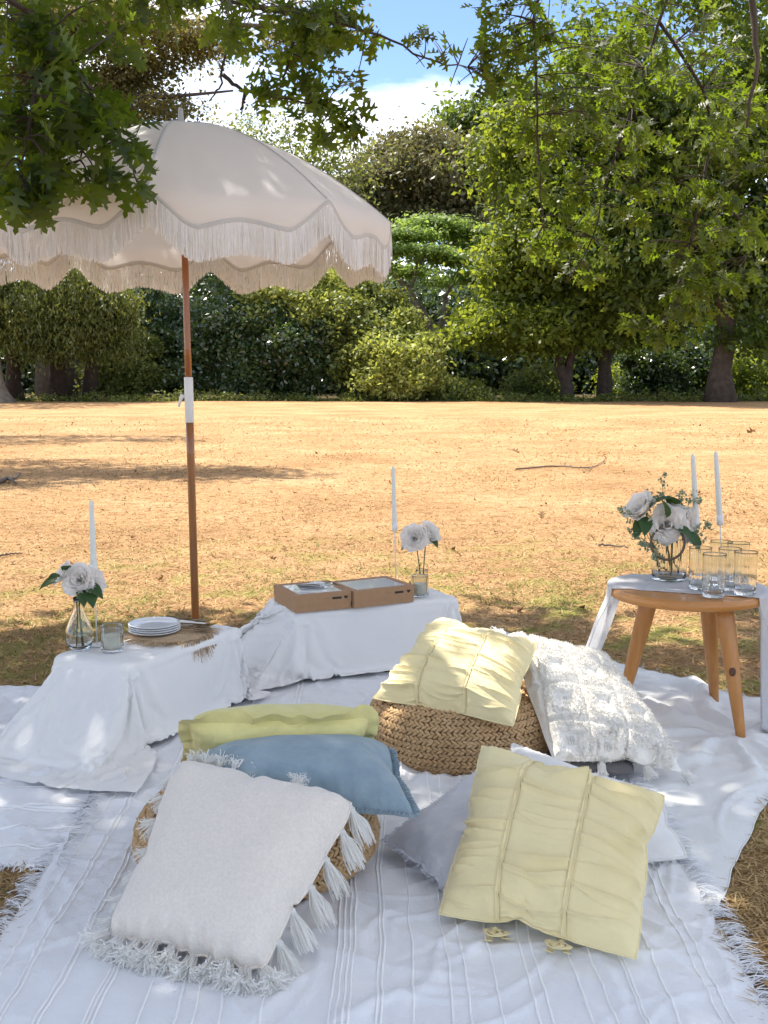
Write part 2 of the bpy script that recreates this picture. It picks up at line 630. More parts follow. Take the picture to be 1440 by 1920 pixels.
LEAF_BROWN = leafmat('browning_leaf', (0.036, 0.042, 0.014), (0.180, 0.154, 0.060), (0.420, 0.360, 0.080), 0.38)
LEAF_YEW = leafmat('yew_spray', (0.028, 0.039, 0.011), (0.158, 0.188, 0.049), (0.420, 0.462, 0.063), 0.25)
LEAF_FEATHER = leafmat('feathery_leaf', (0.072, 0.120, 0.027), (0.225, 0.323, 0.083), (0.550, 0.748, 0.132), 0.42)


def leaf_quads(C, N, L, W, droop=0.25, D=None):
    "diamond leaves at C facing N, long axis roughly D (or random)"
    n = len(C)
    N = norm(N)
    D = rand_unit(n) if D is None else D
    A = norm(D - N * np.sum(D * N, 1, keepdims=True))
    B = np.cross(N, A)
    L = np.broadcast_to(L, (n,))[:, None]
    W = np.broadcast_to(W, (n,))[:, None]
    V = np.stack([C - A * L * 0.5, C + B * W * 0.5 - N * L * 0.06, C + A * L * 0.5 - N * L * droop, C - B * W * 0.5 - N * L * 0.06], 1)
    return V.reshape(-1, 3), np.arange(n * 4).reshape(n, 4)


def crown(blobs, clumps, per, leaf, spread=0.5, flat=0.55, updir=0.5, hang=0.0, aspect=0.55, core=0.55, billow=0):
    """leaves of one crown: clumps scattered through the outer shell of the ellipsoids blobs
    (centre, radii, share); every clump is a loose tuft of leaves with one tint drift of its own"""
    if billow:
        more = []
        for b in blobs:
            for _ in range(billow):
                d = rand_unit(1)[0]
                q = np.array(b[1]) * (0.20 + 0.30 * rng.random()) * (0.8 + 0.4 * rng.random(3))
                more.append((np.array(b[0]) + d * np.array(b[1]) * (0.55 + 0.42 * rng.random()), np.maximum(q, min(b[1]) * 0.2)))
        blobs = more
    w = np.array([b[2] if len(b) > 2 else b[1][0] * b[1][2] for b in blobs], float)
    w /= w.sum()
    pick = rng.choice(len(blobs), clumps, p=w)
    c = np.array([blobs[i][0] for i in pick])
    r = np.array([blobs[i][1] for i in pick])
    d = rand_unit(clumps)
    rad = core + (1.08 - core) * rng.random(clumps) ** 0.6
    cc = c + d * r * rad[:, None]
    sz = spread * (0.6 + 0.8 * rng.random(clumps))
    off = rng.standard_normal((clumps, per, 3)) * sz[:, None, None] * np.array([1, 1, flat]) * 0.5
    if hang:
        k = rng.random((clumps, per))
        off[..., 2] -= hang * k
        off[..., :2] *= (0.4 + 0.6 * (1 - k))[..., None]
    P = (cc[:, None] + off).reshape(-1, 3)
    nrm = (np.repeat(d, per, 0) * 0.7 + rand_unit(clumps * per) * 0.9 + np.array([0, 0, updir]))
    D = None
    if hang:
        D = rand_unit(clumps * per) * 0.5 + np.array([0, 0, -1.0])
    L = leaf * (0.6 + 0.8 * rng.random(clumps * per))
    V, F = leaf_quads(P, nrm, L, L * aspect, 0.2, D)
    t = np.clip(np.repeat(rng.random(clumps), per) * 0.6 + rng.random(clumps * per) * 0.4, 0, 1)
    return V, F, np.repeat(t, 4)


def limb(p0, p1, r0, r1, n=7, wig=0.08, sag=0.0):
    p0, p1 = np.array(p0, float), np.array(p1, float)
    t = np.linspace(0, 1, n)[:, None]
    L = np.linalg.norm(p1 - p0)
    P = p0 + (p1 - p0) * t
    P = P + np.cumsum(rng.standard_normal((n, 3)), 0) * wig * L / n * np.minimum(t * 4, 1)
    P[:, 2] += sag * np.sin(t[:, 0] * math.pi) * L
    return P, r0 + (r1 - r0) * t[:, 0]


def px_blob(x, y, rx, ry, Y, dep=None, share=None):
    p = at_y(x, y, Y)
    k = Y / FOCAL
    rad = np.array([rx * k, (dep if dep else rx * k * 0.8), ry * k])
    return (p, rad) if share is None else (p, rad, share)


TS = 1.36            # the far edge is about 48 m away


def tree(name, label, cat, base, trunk, blobs, leafm, clumps, per, leaf, bark=M_BARK, group=None, limbs=None, flare=0.55, **kw):
    base = np.array([base[0], base[1], ground_z(np.array(base[0]), np.array(base[1]))], float)
    t = thing(name, label, cat, base, group)
    leaf *= TS
    kw['spread'] = kw.get('spread', 0.5) * TS
    kw['hang'] = kw.get('hang', 0.0) * TS
    if trunk:
        for h, r, lean in trunk:
            h, r, lean = h * TS, r * TS, (lean[0] * TS, lean[1] * TS)
            n = 8
            z = np.linspace(0, 1, n)
            P = base + np.stack([lean[0] * z ** 1.4, lean[1] * z ** 1.4, z * h - 0.1], -1)
            P[1:-1, :2] += rng.standard_normal((n - 2, 2)) * r * 0.25
            R = r * (1 - 0.55 * z) * (1 + flare * np.exp(-z * h / 0.5))
            V, F = tube(P, R, 12)
            add('trunk', V, F, bark, t)
    if limbs:
        for a, b_, r0, r1 in limbs:
            V, F = tube(*limb(a, b_, r0, r1, 7, 0.12), 7)
            add('limb', V, F, bark, t)
    V, F, T = crown(blobs, clumps, per, leaf, **kw)
    add('crown' if trunk else 'foliage', V, F, leafm, t, smooth=False, tint=T)
    return t


def on_ground(x, Y):
    p = at_y(x, 752, Y)
    return (p[0], Y)


# right: the big park tree with the flared trunk, and its two neighbours
Y = 46.9
tree('park_tree', 'tall broad deep green tree with flared trunk at right edge of lawn', 'tree', on_ground(1350, Y),
     [(7.5, 0.36, (0.1, 0))],
     [px_blob(1330, 330, 230, 210, Y), px_blob(1180, 470, 130, 120, Y), px_blob(1260, 120, 210, 150, Y), px_blob(1420, 500, 130, 110, Y), px_blob(1420, 640, 60, 25, Y - 1)],
     LEAF_MID, 1500, 46, 0.21, limbs=[((on_ground(1350, Y)[0], Y, 4.5 * TS), at_y(1200, 430, Y), 0.2, 0.06), ((on_ground(1350, Y)[0], Y, 5 * TS), at_y(1440, 400, Y), 0.2, 0.06)], spread=0.8, billow=24)
Y = 50.4
tree('forked_tree', 'leafy tree on a dark forked trunk left of the big flared trunk', 'tree', on_ground(1062, Y),
     [(4.0, 0.20, (-1.1, 0)), (4.6, 0.17, (0.9, 0.2))],
     [px_blob(1030, 470, 140, 150, Y), px_blob(1000, 330, 90, 110, Y), px_blob(1080, 600, 120, 60, Y), px_blob(960, 560, 80, 90, Y), px_blob(980, 620, 110, 40, Y - 1.5)],
     LEAF_BRIGHT, 1300, 42, 0.20, spread=0.75, billow=22)
Y = 53.2
tree('twin_trunk_tree', 'dark tree with two close trunks between forked tree and big flared trunk', 'tree', on_ground(1132, Y),
     [(4.5, 0.19, (-0.3, 0)), (4.5, 0.18, (0.7, 0))],
     [px_blob(1150, 420, 150, 190, Y), px_blob(1130, 560, 120, 80, Y), px_blob(1230, 580, 90, 60, Y)], LEAF_MID, 900, 40, 0.22, spread=0.85, billow=18)
# middle: feathery pale tree on grey limbs
Y = 57.4
b0 = on_ground(812, Y)
tree('feathery_tree', 'light green flat topped feathery tree with bare grey limbs', 'tree', b0,
     [(2.6, 0.40, (0.2, 0))],
     [px_blob(x, y, rx, ry, Y + dy) for x, y, rx, ry, dy in ((815, 418, 58, 8, 0), (765, 440, 52, 7, -1.8), (868, 436, 50, 8, 1.2), (722, 468, 38, 7, -2.4), (800, 470, 40, 6, -2.8), (850, 484, 44, 7, -2.2), (905, 466, 40, 9, 1), (700, 504, 34, 7, -1.2), (760, 508, 34, 6, 1), (890, 524, 36, 7, -1.6), (830, 528, 26, 5, 1.5))],
     LEAF_FEATHER, 620, 46, 0.15, M_BARKPALE,
     limbs=[((b0[0] + .1, Y, 3.0), at_y(770, 545, Y), 0.26, 0.16), (at_y(770, 545, Y), at_y(725, 500, Y), 0.15, 0.05), ((b0[0] + .1, Y, 3.0), at_y(832, 560, Y), 0.24, 0.13),
            (at_y(832, 560, Y), at_y(870, 470, Y), 0.13, 0.05), (at_y(770, 545, Y), at_y(790, 450, Y), 0.11, 0.04), ((b0[0] + .1, Y, 2.6), at_y(900, 610, Y - 1), 0.12, 0.05), ((b0[0], Y, 2.2), at_y(705, 560, Y), 0.12, 0.04)],
     spread=0.62, flat=0.3, updir=1.2, core=0.0)
Y = 78.4
tree('browning_tree', 'rounded tree with brown tinged crown rising behind the feathery tree', 'tree', on_ground(785, Y),
     [(7, 0.5, (0, 0))],
     [px_blob(765, 345, 80, 58, Y), px_blob(845, 285, 58, 56, Y), px_blob(690, 345, 50, 50, Y - 2), px_blob(800, 400, 110, 60, Y), px_blob(738, 290, 34, 26, Y), px_blob(880, 340, 60, 60, Y + 2), px_blob(660, 390, 50, 50, Y - 2), px_blob(795, 300, 40, 44, Y - 3)],
     LEAF_MIXED, 1300, 40, 0.24, spread=1.1, billow=9)
Y = 86.8
tree('dark_tall_tree', 'dark green tall tree showing above the browning crown', 'tree', on_ground(920, Y),
     [(9, 0.6, (0, 0))], [px_blob(930, 270, 80, 75, Y), px_blob(890, 230, 50, 45, Y), px_blob(960, 380, 80, 120, Y), px_blob(1000, 250, 60, 100, Y)],
     LEAF_MID, 650, 40, 0.32, spread=1.5, billow=9)
# the sparse tree whose thin crown shows beside the parasol against the sky
Y = 67.2
tree('thin_yellowing_tree', 'thin yellowing tree against the sky beside the parasol', 'tree', on_ground(560, Y),
     [(9, 0.3, (0.6, 0))], [px_blob(540, 260, 100, 60, Y), px_blob(640, 320, 60, 55, Y), px_blob(470, 320, 120, 90, Y), px_blob(430, 400, 120, 70, Y)],
     LEAF_OLIVE, 380, 22, 0.19, spread=1.3, limbs=[(at_y(570, 420, Y), at_y(520, 230, Y), 0.1, 0.02), (at_y(570, 400, Y), at_y(640, 290, Y), 0.1, 0.02)])
# left: cedar in layers behind the parasol, yews on dark trunks, evergreens
Y = 58.8
b0 = on_ground(120, Y)
tree('layered_cedar', 'big cedar in flat brownish layers behind the parasol top', 'tree', b0,
     [(16, 0.75, (0.5, 0))],
     [px_blob(250, 175, 120, 34, Y), px_blob(330, 205, 80, 26, Y - 1), px_blob(180, 115, 120, 42, Y), px_blob(390, 45, 150, 44, Y - 1), px_blob(540, 45, 90, 34, Y - 2), px_blob(60, 220, 150, 70, Y), px_blob(230, 20, 160, 50, Y),
      px_blob(60, 330, 200, 70, Y), px_blob(250, 290, 120, 50, Y), px_blob(80, 60, 150, 70, Y), px_blob(90, 440, 220, 70, Y), px_blob(320, 440, 120, 60, Y), px_blob(290, 140, 60, 20, Y)],
     LEAF_BROWN, 2100, 36, 0.17, spread=1.0, flat=0.4, updir=0.9, core=0.1, billow=4,
     limbs=[((b0[0] + .3, Y, 15), at_y(420, 195, Y - 1), 0.22, 0.05), ((b0[0] + .4, Y, 18.5), at_y(600, 40, Y - 1), 0.25, 0.05), ((b0[0] + .2, Y, 12), at_y(-80, 220, Y), 0.2, 0.05)])
Y = 48.3
for k, (x, r, h, lab) in enumerate([(30, 0.26, 5, 'yew with a thick black trunk farthest left behind the lawn'),
                                    (112, 0.30, 5.5, 'yew with the broadest dark trunk, leaves hanging low left of parasol pole'),
                                    (168, 0.24, 5, 'yew on a leaning reddish trunk nearest the parasol pole')]):
    tree('yew_tree', lab, 'tree', on_ground(x, Y + k * 0.7), [(h, r, (0.5 * (k - 1), 0)), (h * 0.9, r * 0.7, (-0.9 + k * 0.6, 0.3))],
         [px_blob(x - 30, 535, 75, 45, Y), px_blob(x + 25, 545, 65, 32, Y - 1.2), px_blob(x, 562, 70, 16, Y - 1.5)], LEAF_YEW, 460, 40, 0.15,
         group='yews at the left edge of the lawn', flare=0.25, bark=M_YEWBARK, spread=0.7, hang=1.7, aspect=0.35, billow=6)
evergreens = [
    (290, 650, 75, 95, 54.6, 'dark glossy evergreen shrub just left of the parasol pole', LEAF_DARK),
    (235, 690, 60, 60, 52.5, 'low evergreen shrub between the yew trunks and parasol pole', LEAF_OLIVE),
    (445, 640, 90, 112, 51.8, 'dark glossy rhododendron just right of the parasol pole', LEAF_DARK),
    (560, 650, 95, 100, 51.1, 'large dark rhododendron in the middle of the hedge', LEAF_DARK),
    (590, 568, 115, 52, 52.0, 'yellow green shrub standing in for the sunlit top of the dark rhododendrons', LEAF_PALE),  # pale leaf colour paints the sunlight on the rhododendrons' top
    (690, 640, 62, 100, 50.4, 'olive green shrub at the right end of the rhododendrons', LEAF_OLIVE),
    (758, 678, 66, 70, 48.7, 'bright pale green shrub bulging onto the lawn', LEAF_PALE),
    (840, 735, 60, 18, 49.8, 'low grey green ground shrub right of the bright bulging shrub', LEAF_OLIVE),
    (1250, 690, 75, 60, 57.4, 'glossy dark shrub just left of the big flared trunk', LEAF_DARK),
    (1415, 700, 50, 45, 54.6, 'yellow green shrub at the right edge behind the flared trunk', LEAF_BRIGHT),
    (1180, 715, 45, 35, 60.2, 'small sunlit shrub deep between the twin trunks and flared trunk', LEAF_BRIGHT),
    (1010, 722, 45, 28, 56.0, 'small lit shrub left of the forked trunk', LEAF_OLIVE),
]
for x, y, rx, ry, Y, lab, lm in evergreens:
    big = ry > 50
    bl = [px_blob(x, y + ry * 0.15, rx, ry * 0.9, Y)] + [px_blob(x + dx * rx, y + dy * ry, rx * 0.45, ry * 0.4, Y + dz) for dx, dy, dz in
          ((-0.62, -0.35, -0.9), (0.5, -0.5, -0.4), (0.72, 0.2, -1.0), (-0.72, 0.4, -1.2), (0.1, 0.5, -1.9), (0.05, -0.85, 0.3), (-0.2, -0.1, -1.6), (0.35, 0.05, -1.5))]
    tree('evergreen_shrub', lab, 'shrub', on_ground(x, Y), None, bl, lm, 760 if big else 220, 34, 0.15 if big else 0.14,
         spread=0.42, core=0.75, billow=9 if big else 0, group='shrubs along the far edge of the lawn')
# the dark wood behind
for k, (x, rx, top, Y, lab) in enumerate([
        (-60, 150, 520, 72.8, 'dark wood tree behind the leftmost yew'), (180, 150, 470, 75.6, 'dark wood tree behind the yew trunks'),
        (400, 150, 480, 70.0, 'dark wood tree behind the parasol pole'), (620, 130, 500, 74.2, 'dark wood tree behind the rhododendrons'),
        (740, 110, 520, 70.0, 'dark wood tree behind the bright bulging shrub'), (900, 120, 520, 68.6, 'dark wood tree right of the grey limbs'),
        (1060, 130, 480, 72.8, 'dark wood tree behind the forked trunk'), (1240, 140, 440, 70.0, 'dark wood tree left behind the flared trunk'),
        (1420, 140, 420, 74.2, 'dark wood tree behind the right edge')]):
    tree('wood_tree', lab, 'tree', on_ground(x, Y), [(4, 0.25, (0.2, 0))],
         [px_blob(x, (top + 745) / 2, rx, (745 - top) / 2, Y), px_blob(x + 50, 690, rx * 0.8, 60, Y - 2), px_blob(x - 60, 700, rx * 0.7, 50, Y - 1)],
         LEAF_DARK, 620, 32, 0.27, spread=1.2, group='dark trees of the wood behind the lawn')
# pale root flare of the tree cut by the left edge
t = thing('edge_trunk', 'pale root flare of a trunk cut by the left edge', 'tree', (at_y(-22, 752, 46)[0], 46, 0))
P = np.array([BASE[t.name] + (0, 0, z) for z in (-0.1, 0.3, 0.7, 1.3, 2.5, 5)])
V, F = tube(P, [1.3, 0.92, 0.7, 0.6, 0.5, 0.42], 16)
add('trunk', V, F, M_BARKPALE, t)
V, F, T = crown([(BASE[t.name] + (-2, 0, 10), (4, 4, 3.2))], 200, 20, 0.32, spread=1.0)
add('crown', V, F, LEAF_MID, t, smooth=False, tint=T)
# tree standing left of the view: its shade lies in bands on the lawn
t = thing('shade_tree', 'tree left of the view whose shade streaks across the lawn', 'tree', (-13.0, 18.5, 0))
P = np.array([BASE[t.name] + (0, 0, z) for z in (-0.1, 0.4, 2.5, 6, 10.5)])
V, F = tube(P, [0.6, 0.38, 0.32, 0.28, 0.2], 12)
add('trunk', V, F, M_BARK, t)
V, F, T = crown([((-10.4, 17.9, 9.8), (3.0, 1.7, 0.35)), ((-7.2, 17.2, 9.5), (2.4, 0.7, 0.25)), ((-8.0, 17.1, 9.5), (2.8, 0.3, 0.25)), ((-11.0, 24.4, 10.0), (3.6, 1.6, 0.35)), ((-9.2, 15.8, 9.5), (2.0, 0.35, 0.3))], 430, 30, 0.17, spread=0.6)
add('crown', V, F, LEAF_MID, t, smooth=False, tint=T)
# the wood closes behind everything as one mass
V, F, T = crown([((x, 90 + 3 * math.sin(x), 4.0), (8, 4, 7.0 + 1.5 * math.sin(x * 0.7))) for x in np.linspace(-95, 95, 27)], 5200, 18, 0.7, spread=1.9, core=0.3)
o = add('far_wood', V, F, LEAF_DARK, smooth=False, tint=T * 0.4, kind='stuff')
tag(o, 'dark far wood closing the view behind the hedge and trees', 'wood')

# weeds and seedlings that break up the far edge of the lawn
xs_ = np.linspace(-19, 19, 90)
V, F, T = crown([((x, 47.6 + 1.2 * fbm(np.array(x * .5), np.array(2.), 4, 2) + rng.random(), 0.05), (0.5 + 0.5 * rng.random(), 0.4, 0.15 + 0.35 * rng.random() ** 2)) for x in xs_], 1500, 12, 0.13, spread=0.3, core=0.3)
o = add('ground_cover', V, F, LEAF_OLIVE, smooth=False, tint=T, kind='stuff')
tag(o, 'low weeds along the edge where the lawn meets the trees', 'weeds')

# ------------------------------------------------------------------ cloth simulation (settles real folds, then only the shape is kept)
def collider(V, F, fr=40):
    me = bpy.data.meshes.new('collider')
    me.from_pydata([tuple(map(float, v)) for v in V], [], F)
    o = bpy.data.objects.new('collider', me)
    COL.objects.link(o)
    o.modifiers.new('c', 'COLLISION')
    o.collision.thickness_outer = 0.004
    o.collision.cloth_friction = fr
    return o


def drop(o):
    me = o.data
    bpy.data.objects.remove(o)
    bpy.data.meshes.remove(me)


def settle(V, F, frames, mass=0.2, stiff=15., bend=0.3, gravity=1., pressure=0., shrink=0., collide=True, damp=1., quality=6):
    me = bpy.data.meshes.new('sim')
    me.from_pydata(np.asarray(V).tolist(), [], [tuple(map(int, f)) for f in F])
    ob = bpy.data.objects.new('sim', me)
    COL.objects.link(ob)
    md = ob.modifiers.new('c', 'CLOTH')
    s = md.settings
    s.quality = quality
    s.mass = mass
    s.tension_stiffness = s.compression_stiffness = stiff
    s.shear_stiffness = stiff * 0.35
    s.bending_stiffness = bend
    s.air_damping = damp
    s.shrink_min = shrink
    s.effector_weights.gravity = gravity
    if pressure:
        s.use_pressure = True
        s.uniform_pressure_force = pressure
        s.tension_damping = s.compression_damping = s.shear_damping = 8
    md.collision_settings.use_collision = collide
    md.collision_settings.distance_min = 0.004
    md.collision_settings.use_self_collision = False
    md.point_cache.frame_start = 1
    md.point_cache.frame_end = frames
    for f in range(1, frames + 1):
        scene.frame_set(f)
    ev = ob.evaluated_get(bpy.context.evaluated_depsgraph_get())
    r = ev.to_mesh()
    out = np.empty(len(r.vertices) * 3)
    r.vertices.foreach_get('co', out)
    ev.to_mesh_clear()
    drop(ob)
    scene.frame_set(1)
    return out.reshape(-1, 3)


def flat_grid(x0, x1, y0, y1, n, m, z):
    X, Y = np.meshgrid(np.linspace(x0, x1, n), np.linspace(y0, y1, m), indexing='ij')
    return np.stack([X, Y, np.full_like(X, z)], -1)


def soft_box(l, w, h, b=0.007):
    V = [(sx * (l / 2 - d), sy * (w / 2 - d), z) for z, d in ((0, 0), (h - b, 0), (h - b * .3, b * .3), (h, b))
         for sx, sy in ((-1, -1), (1, -1), (1, 1), (-1, 1))]
    F = [(3, 2, 1, 0), (12, 13, 14, 15)]
    for k in range(3):
        for a in range(4):
            F.append((k * 4 + a, k * 4 + (a + 1) % 4, k * 4 + 4 + (a + 1) % 4, k * 4 + 4 + a))
    return V, F


TABLE_H = 0.276


def tablecloth(centre, ang, l, w, ext, ramp_x, ramp_y, n, m, wob):
    """cloth laid over a low table l x w; ext = overhang (near end, far end, front, back);
    while it settles a ramp holds the near end out, the way the long end is pulled out on the blanket"""
    ca, sa = math.cos(ang), math.sin(ang)
    G = flat_grid(-l / 2 - ext[0], l / 2 + ext[1], -w / 2 - ext[2], w / 2 + ext[3], n, m, TABLE_H + 0.02)
    G[..., 2] += wob * fbm(G[..., 0] * 9, G[..., 1] * 9, 5, 2)
    cols = [collider([(-3, -3, .018), (3, -3, .018), (3, 3, .018), (-3, 3, .018)], [(0, 1, 2, 3)]), collider(*soft_box(l, w, TABLE_H))]
    x0, x1 = -l / 2 + 0.02, -l / 2 - ramp_x
    R = [(x0, -w / 2 + .01, TABLE_H - .02), (x0, w / 2 - .01, TABLE_H - .02), (x1, w / 2 + ramp_y[1], .0), (x1, -w / 2 - ramp_y[0], .0), (x0, -w / 2 + .01, 0), (x0, w / 2 - .01, 0)]
    cols.append(collider(R, [(0, 1, 2, 3), (0, 3, 4), (1, 5, 2), (4, 5, 1, 0), (3, 2, 5, 4)]))
    V = settle(G.reshape(-1, 3), grid_faces(n, m), 64, bend=0.2)
    for c in cols:
        drop(c)
    V = catmull(catmull(V.reshape(n, m, 3), n * 2 - 1, 0), m * 2 - 1, 1)
    out = V.copy()
    out[..., 0] = centre[0] + V[..., 0] * ca - V[..., 1] * sa
    out[..., 1] = centre[1] + V[..., 0] * sa + V[..., 1] * ca
    # fine creases of worn linen
    q = out
    out[..., 2] += 0.0012 * fbm(V[..., 0] * 14, V[..., 1] * 14, 9, 3)
    return q


LT_C, LT_A = np.array([-0.803, 3.705]), math.radians(63)
RT_C, RT_A = np.array([-0.085, 4.43]), math.radians(24)
G = tablecloth(LT_C, LT_A, 0.60, 0.30, (0.50, 0.30, 0.285, 0.36), 0.30, (0.10, 0.04), 84, 62, 0.003)
o = add('tablecloth', G.reshape(-1, 3), grid_faces(*G.shape[:2]), M_TCLOTH, loc=(LT_C[0], LT_C[1], 0))
tag(o, 'white tablecloth on the left low table, its near end pooling on the blanket', 'tablecloth', 'white tablecloths on low tables')
G = tablecloth(RT_C, RT_A, 0.70, 0.30, (0.37, 0.27, 0.305, 0.30), 0.22, (0.02, 0.1), 82, 56, 0.003)
o = add('tablecloth', G.reshape(-1, 3), grid_faces(*G.shape[:2]), M_TCLOTH, loc=(RT_C[0], RT_C[1], 0))
tag(o, 'white tablecloth on the low table carrying the two brown card boxes', 'tablecloth', 'white tablecloths on low tables')


# ------------------------------------------------------------------ blankets
def make_folds(n, box, seed, amp, wid, length):
    g = np.random.default_rng(seed)
    return (g.uniform(box[0], box[1], n), g.uniform(box[2], box[3], n), g.uniform(0, math.pi, n),
            g.uniform(*amp, n), g.uniform(*wid, n), g.uniform(*length, n), g.uniform(-3, 3, n))


RX0, RX1, RY0, RY1, RSTEP = -2.7, 2.2, 1.3, 5.4, 0.006
RNX, RNY = int((RX1 - RX0) / RSTEP), int((RY1 - RY0) / RSTEP)


def raster_folds(folds):
    H = np.zeros((RNX, RNY))
    for cx, cy, a, am, w, l, cv in zip(*folds):
        i0, i1 = max(0, int((cx - 1.5 * l - RX0) / RSTEP)), min(RNX, int((cx + 1.5 * l - RX0) / RSTEP))
        j0, j1 = max(0, int((cy - 1.5 * l - RY0) / RSTEP)), min(RNY, int((cy + 1.5 * l - RY0) / RSTEP))
        if i1 <= i0 or j1 <= j0:
            continue
        dx = (RX0 + np.arange(i0, i1) * RSTEP - cx)[:, None]
        dy = (RY0 + np.arange(j0, j1) * RSTEP - cy)[None]
        s = dx * math.cos(a) + dy * math.sin(a)
        d = -dx * math.sin(a) + dy * math.cos(a) + cv * s * s
        H[i0:i1, j0:j1] += am * np.exp(-(d / w) ** 2) * np.exp(-(s / l) ** 4)
    return H


def lookup(H, x, y):
    fx, fy = (np.asarray(x) - RX0) / RSTEP, (np.asarray(y) - RY0) / RSTEP
    i, j = np.clip(fx.astype(int), 0, RNX - 2), np.clip(fy.astype(int), 0, RNY - 2)
    a, b = np.clip(fx - i, 0, 1), np.clip(fy - j, 0, 1)
    return H[i, j] * (1 - a) * (1 - b) + H[i + 1, j] * a * (1 - b) + H[i, j + 1] * (1 - a) * b + H[i + 1, j + 1] * a * b


RGX, RGY = np.meshgrid(RX0 + np.arange(RNX) * RSTEP, RY0 + np.arange(RNY) * RSTEP, indexing='ij')


class Sheet:
    def __init__(self, P0, eu, ev, lu, lv, lift, folds, hills, below=()):
        self.P0, self.lu, self.lv = np.array(P0), lu, lv
        self.eu, self.ev = norm(np.array(eu)), norm(np.array(ev))
        self.lift, self.folds, self.hills, self.below = lift, folds, hills, below
        self.M = np.linalg.inv(np.stack([self.eu, self.ev], 1))
        H = self.lift + raster_folds(folds) + hills(RGX, RGY)
        for b in below:
            H = H + b.inside(RGX, RGY) * b.H * 0.95
        self.H = H

    def inside(self, x, y, m=0.03):
        u = self.M[0, 0] * (x - self.P0[0]) + self.M[0, 1] * (y - self.P0[1])
        v = self.M[1, 0] * (x - self.P0[0]) + self.M[1, 1] * (y - self.P0[1])
        return smooth(-m, m, u) * smooth(-m, m, self.lu - u) * smooth(-m, m, v) * smooth(-m, m, self.lv - v)

    def z(self, x, y):
        return lookup(self.H, x, y)

    def grid(self, step, edge=0.008):
        n, m = int(self.lu / step) + 1, int(self.lv / step) + 1
        U, V = np.meshgrid(np.linspace(0, self.lu, n), np.linspace(0, self.lv, m), indexing='ij')
        X = self.P0[0] + U * self.eu[0] + V * self.ev[0]
        Y = self.P0[1] + U * self.eu[1] + V * self.ev[1]
        wx, wy = edge * fbm(X * 3, Y * 3, 21, 3), edge * fbm(X * 3, Y * 3, 33, 3)
        X2, Y2 = X + wx, Y + wy
        return np.stack([X2, Y2, self.z(X2, Y2)], -1)

    def point(self, u, v, edge=0.008):
        X = self.P0[0] + u * self.eu[0] + v * self.ev[0]
        Y = self.P0[1] + u * self.eu[1] + v * self.ev[1]
        X2, Y2 = X + edge * fbm(X * 3, Y * 3, 21, 3), Y + edge * fbm(X * 3, Y * 3, 33, 3)
        return np.stack([X2, Y2, self.z(X2, Y2)], -1)


def fringe(P, out, n, length, mat, parent, floor, clump=0.5, w=0.0011):
    "loose yarn ends along the polyline P (k,3), pointing outwards"
    t = np.sort(rng.random(n)) * (len(P) - 1)
    i = np.minimum(t.astype(int), len(P) - 2)
    f = (t - i)[:, None]
    S = P[i] * (1 - f) + P[i + 1] * f
    k = 6
    s = np.linspace(0, 1, k)
    ph = vnoise(t * 60 / len(P), t * 0, 4)[:, None]
    side = norm(np.cross(out, [0, 0, 1.0]))
    dirn = norm(np.array(out) + side * (ph * clump * 2.2 + rng.standard_normal((n, 1)) * clump * .55))
    L = length * (0.5 + 0.8 * rng.random(n))
    Q = S[:, None] + dirn[:, None] * (L[:, None] * s[None])[:, :, None]
    Q = Q + side * (rng.standard_normal((n, 1)) * 0.012 * s[None] ** 2)[:, :, None]
    zf = floor(Q[..., 0], Q[..., 1])
    lift = np.abs(rng.standard_normal((n, 1))) * 0.006 * np.sin(s * math.pi)[None]
    Q[..., 2] = Q[..., 2] * (1 - smooth(0, .5, s))[None] + (zf + 0.003) * smooth(0, .5, s)[None] + lift + 0.001
    V, F = ribbons(Q, np.linspace(w, w * 0.7, k), norm(np.cross(dirn, rng.standard_normal((n, 3)) * 0.5 + [0, 0, 1.0])))
    return add('fringe', V, F, mat, parent, smooth=False, kind='stuff')


zero = lambda x, y: np.zeros_like(x)


def hills_right(x, y):
    "long rumples gathered round the stool's feet"
    a = np.exp(-(((x - 1.0) / 0.5) ** 2 + ((y - 3.75) / 0.75) ** 2))
    r = np.hypot(x - 1.18, y - 3.49)
    th = np.arctan2(y - 3.49, x - 1.18)
    fan = np.maximum(0, np.sin(th * 9 + 2.2 * fbm(x * 2.5, y * 2.5, 8, 2))) ** 1.5 * smooth(0.03, 0.18, r)
    return 0.034 * a * fan + 0.028 * a * np.maximum(0, fbm(x * 4.2, y * 4.2, 51, 3)) + 0.012 * np.maximum(0, fbm(x * 3, y * 3, 14, 3))


def hills_left(x, y):
    a = np.exp(-(((x + 1.25) / 0.42) ** 2 + ((y - 3.15) / 0.45) ** 2))
    return 0.035 * a * np.maximum(0, fbm(x * 5 + y * 2, y * 6, 77, 3)) + 0.006 * np.maximum(0, fbm(x * 3, y * 3, 15, 3))


def hills_soft(x, y):
    return 0.008 * np.maximum(0, fbm(x * 2.6, y * 2.2, 31, 3)) + 0.003 * np.abs(fbm(x * 9, y * 5, 37, 3))


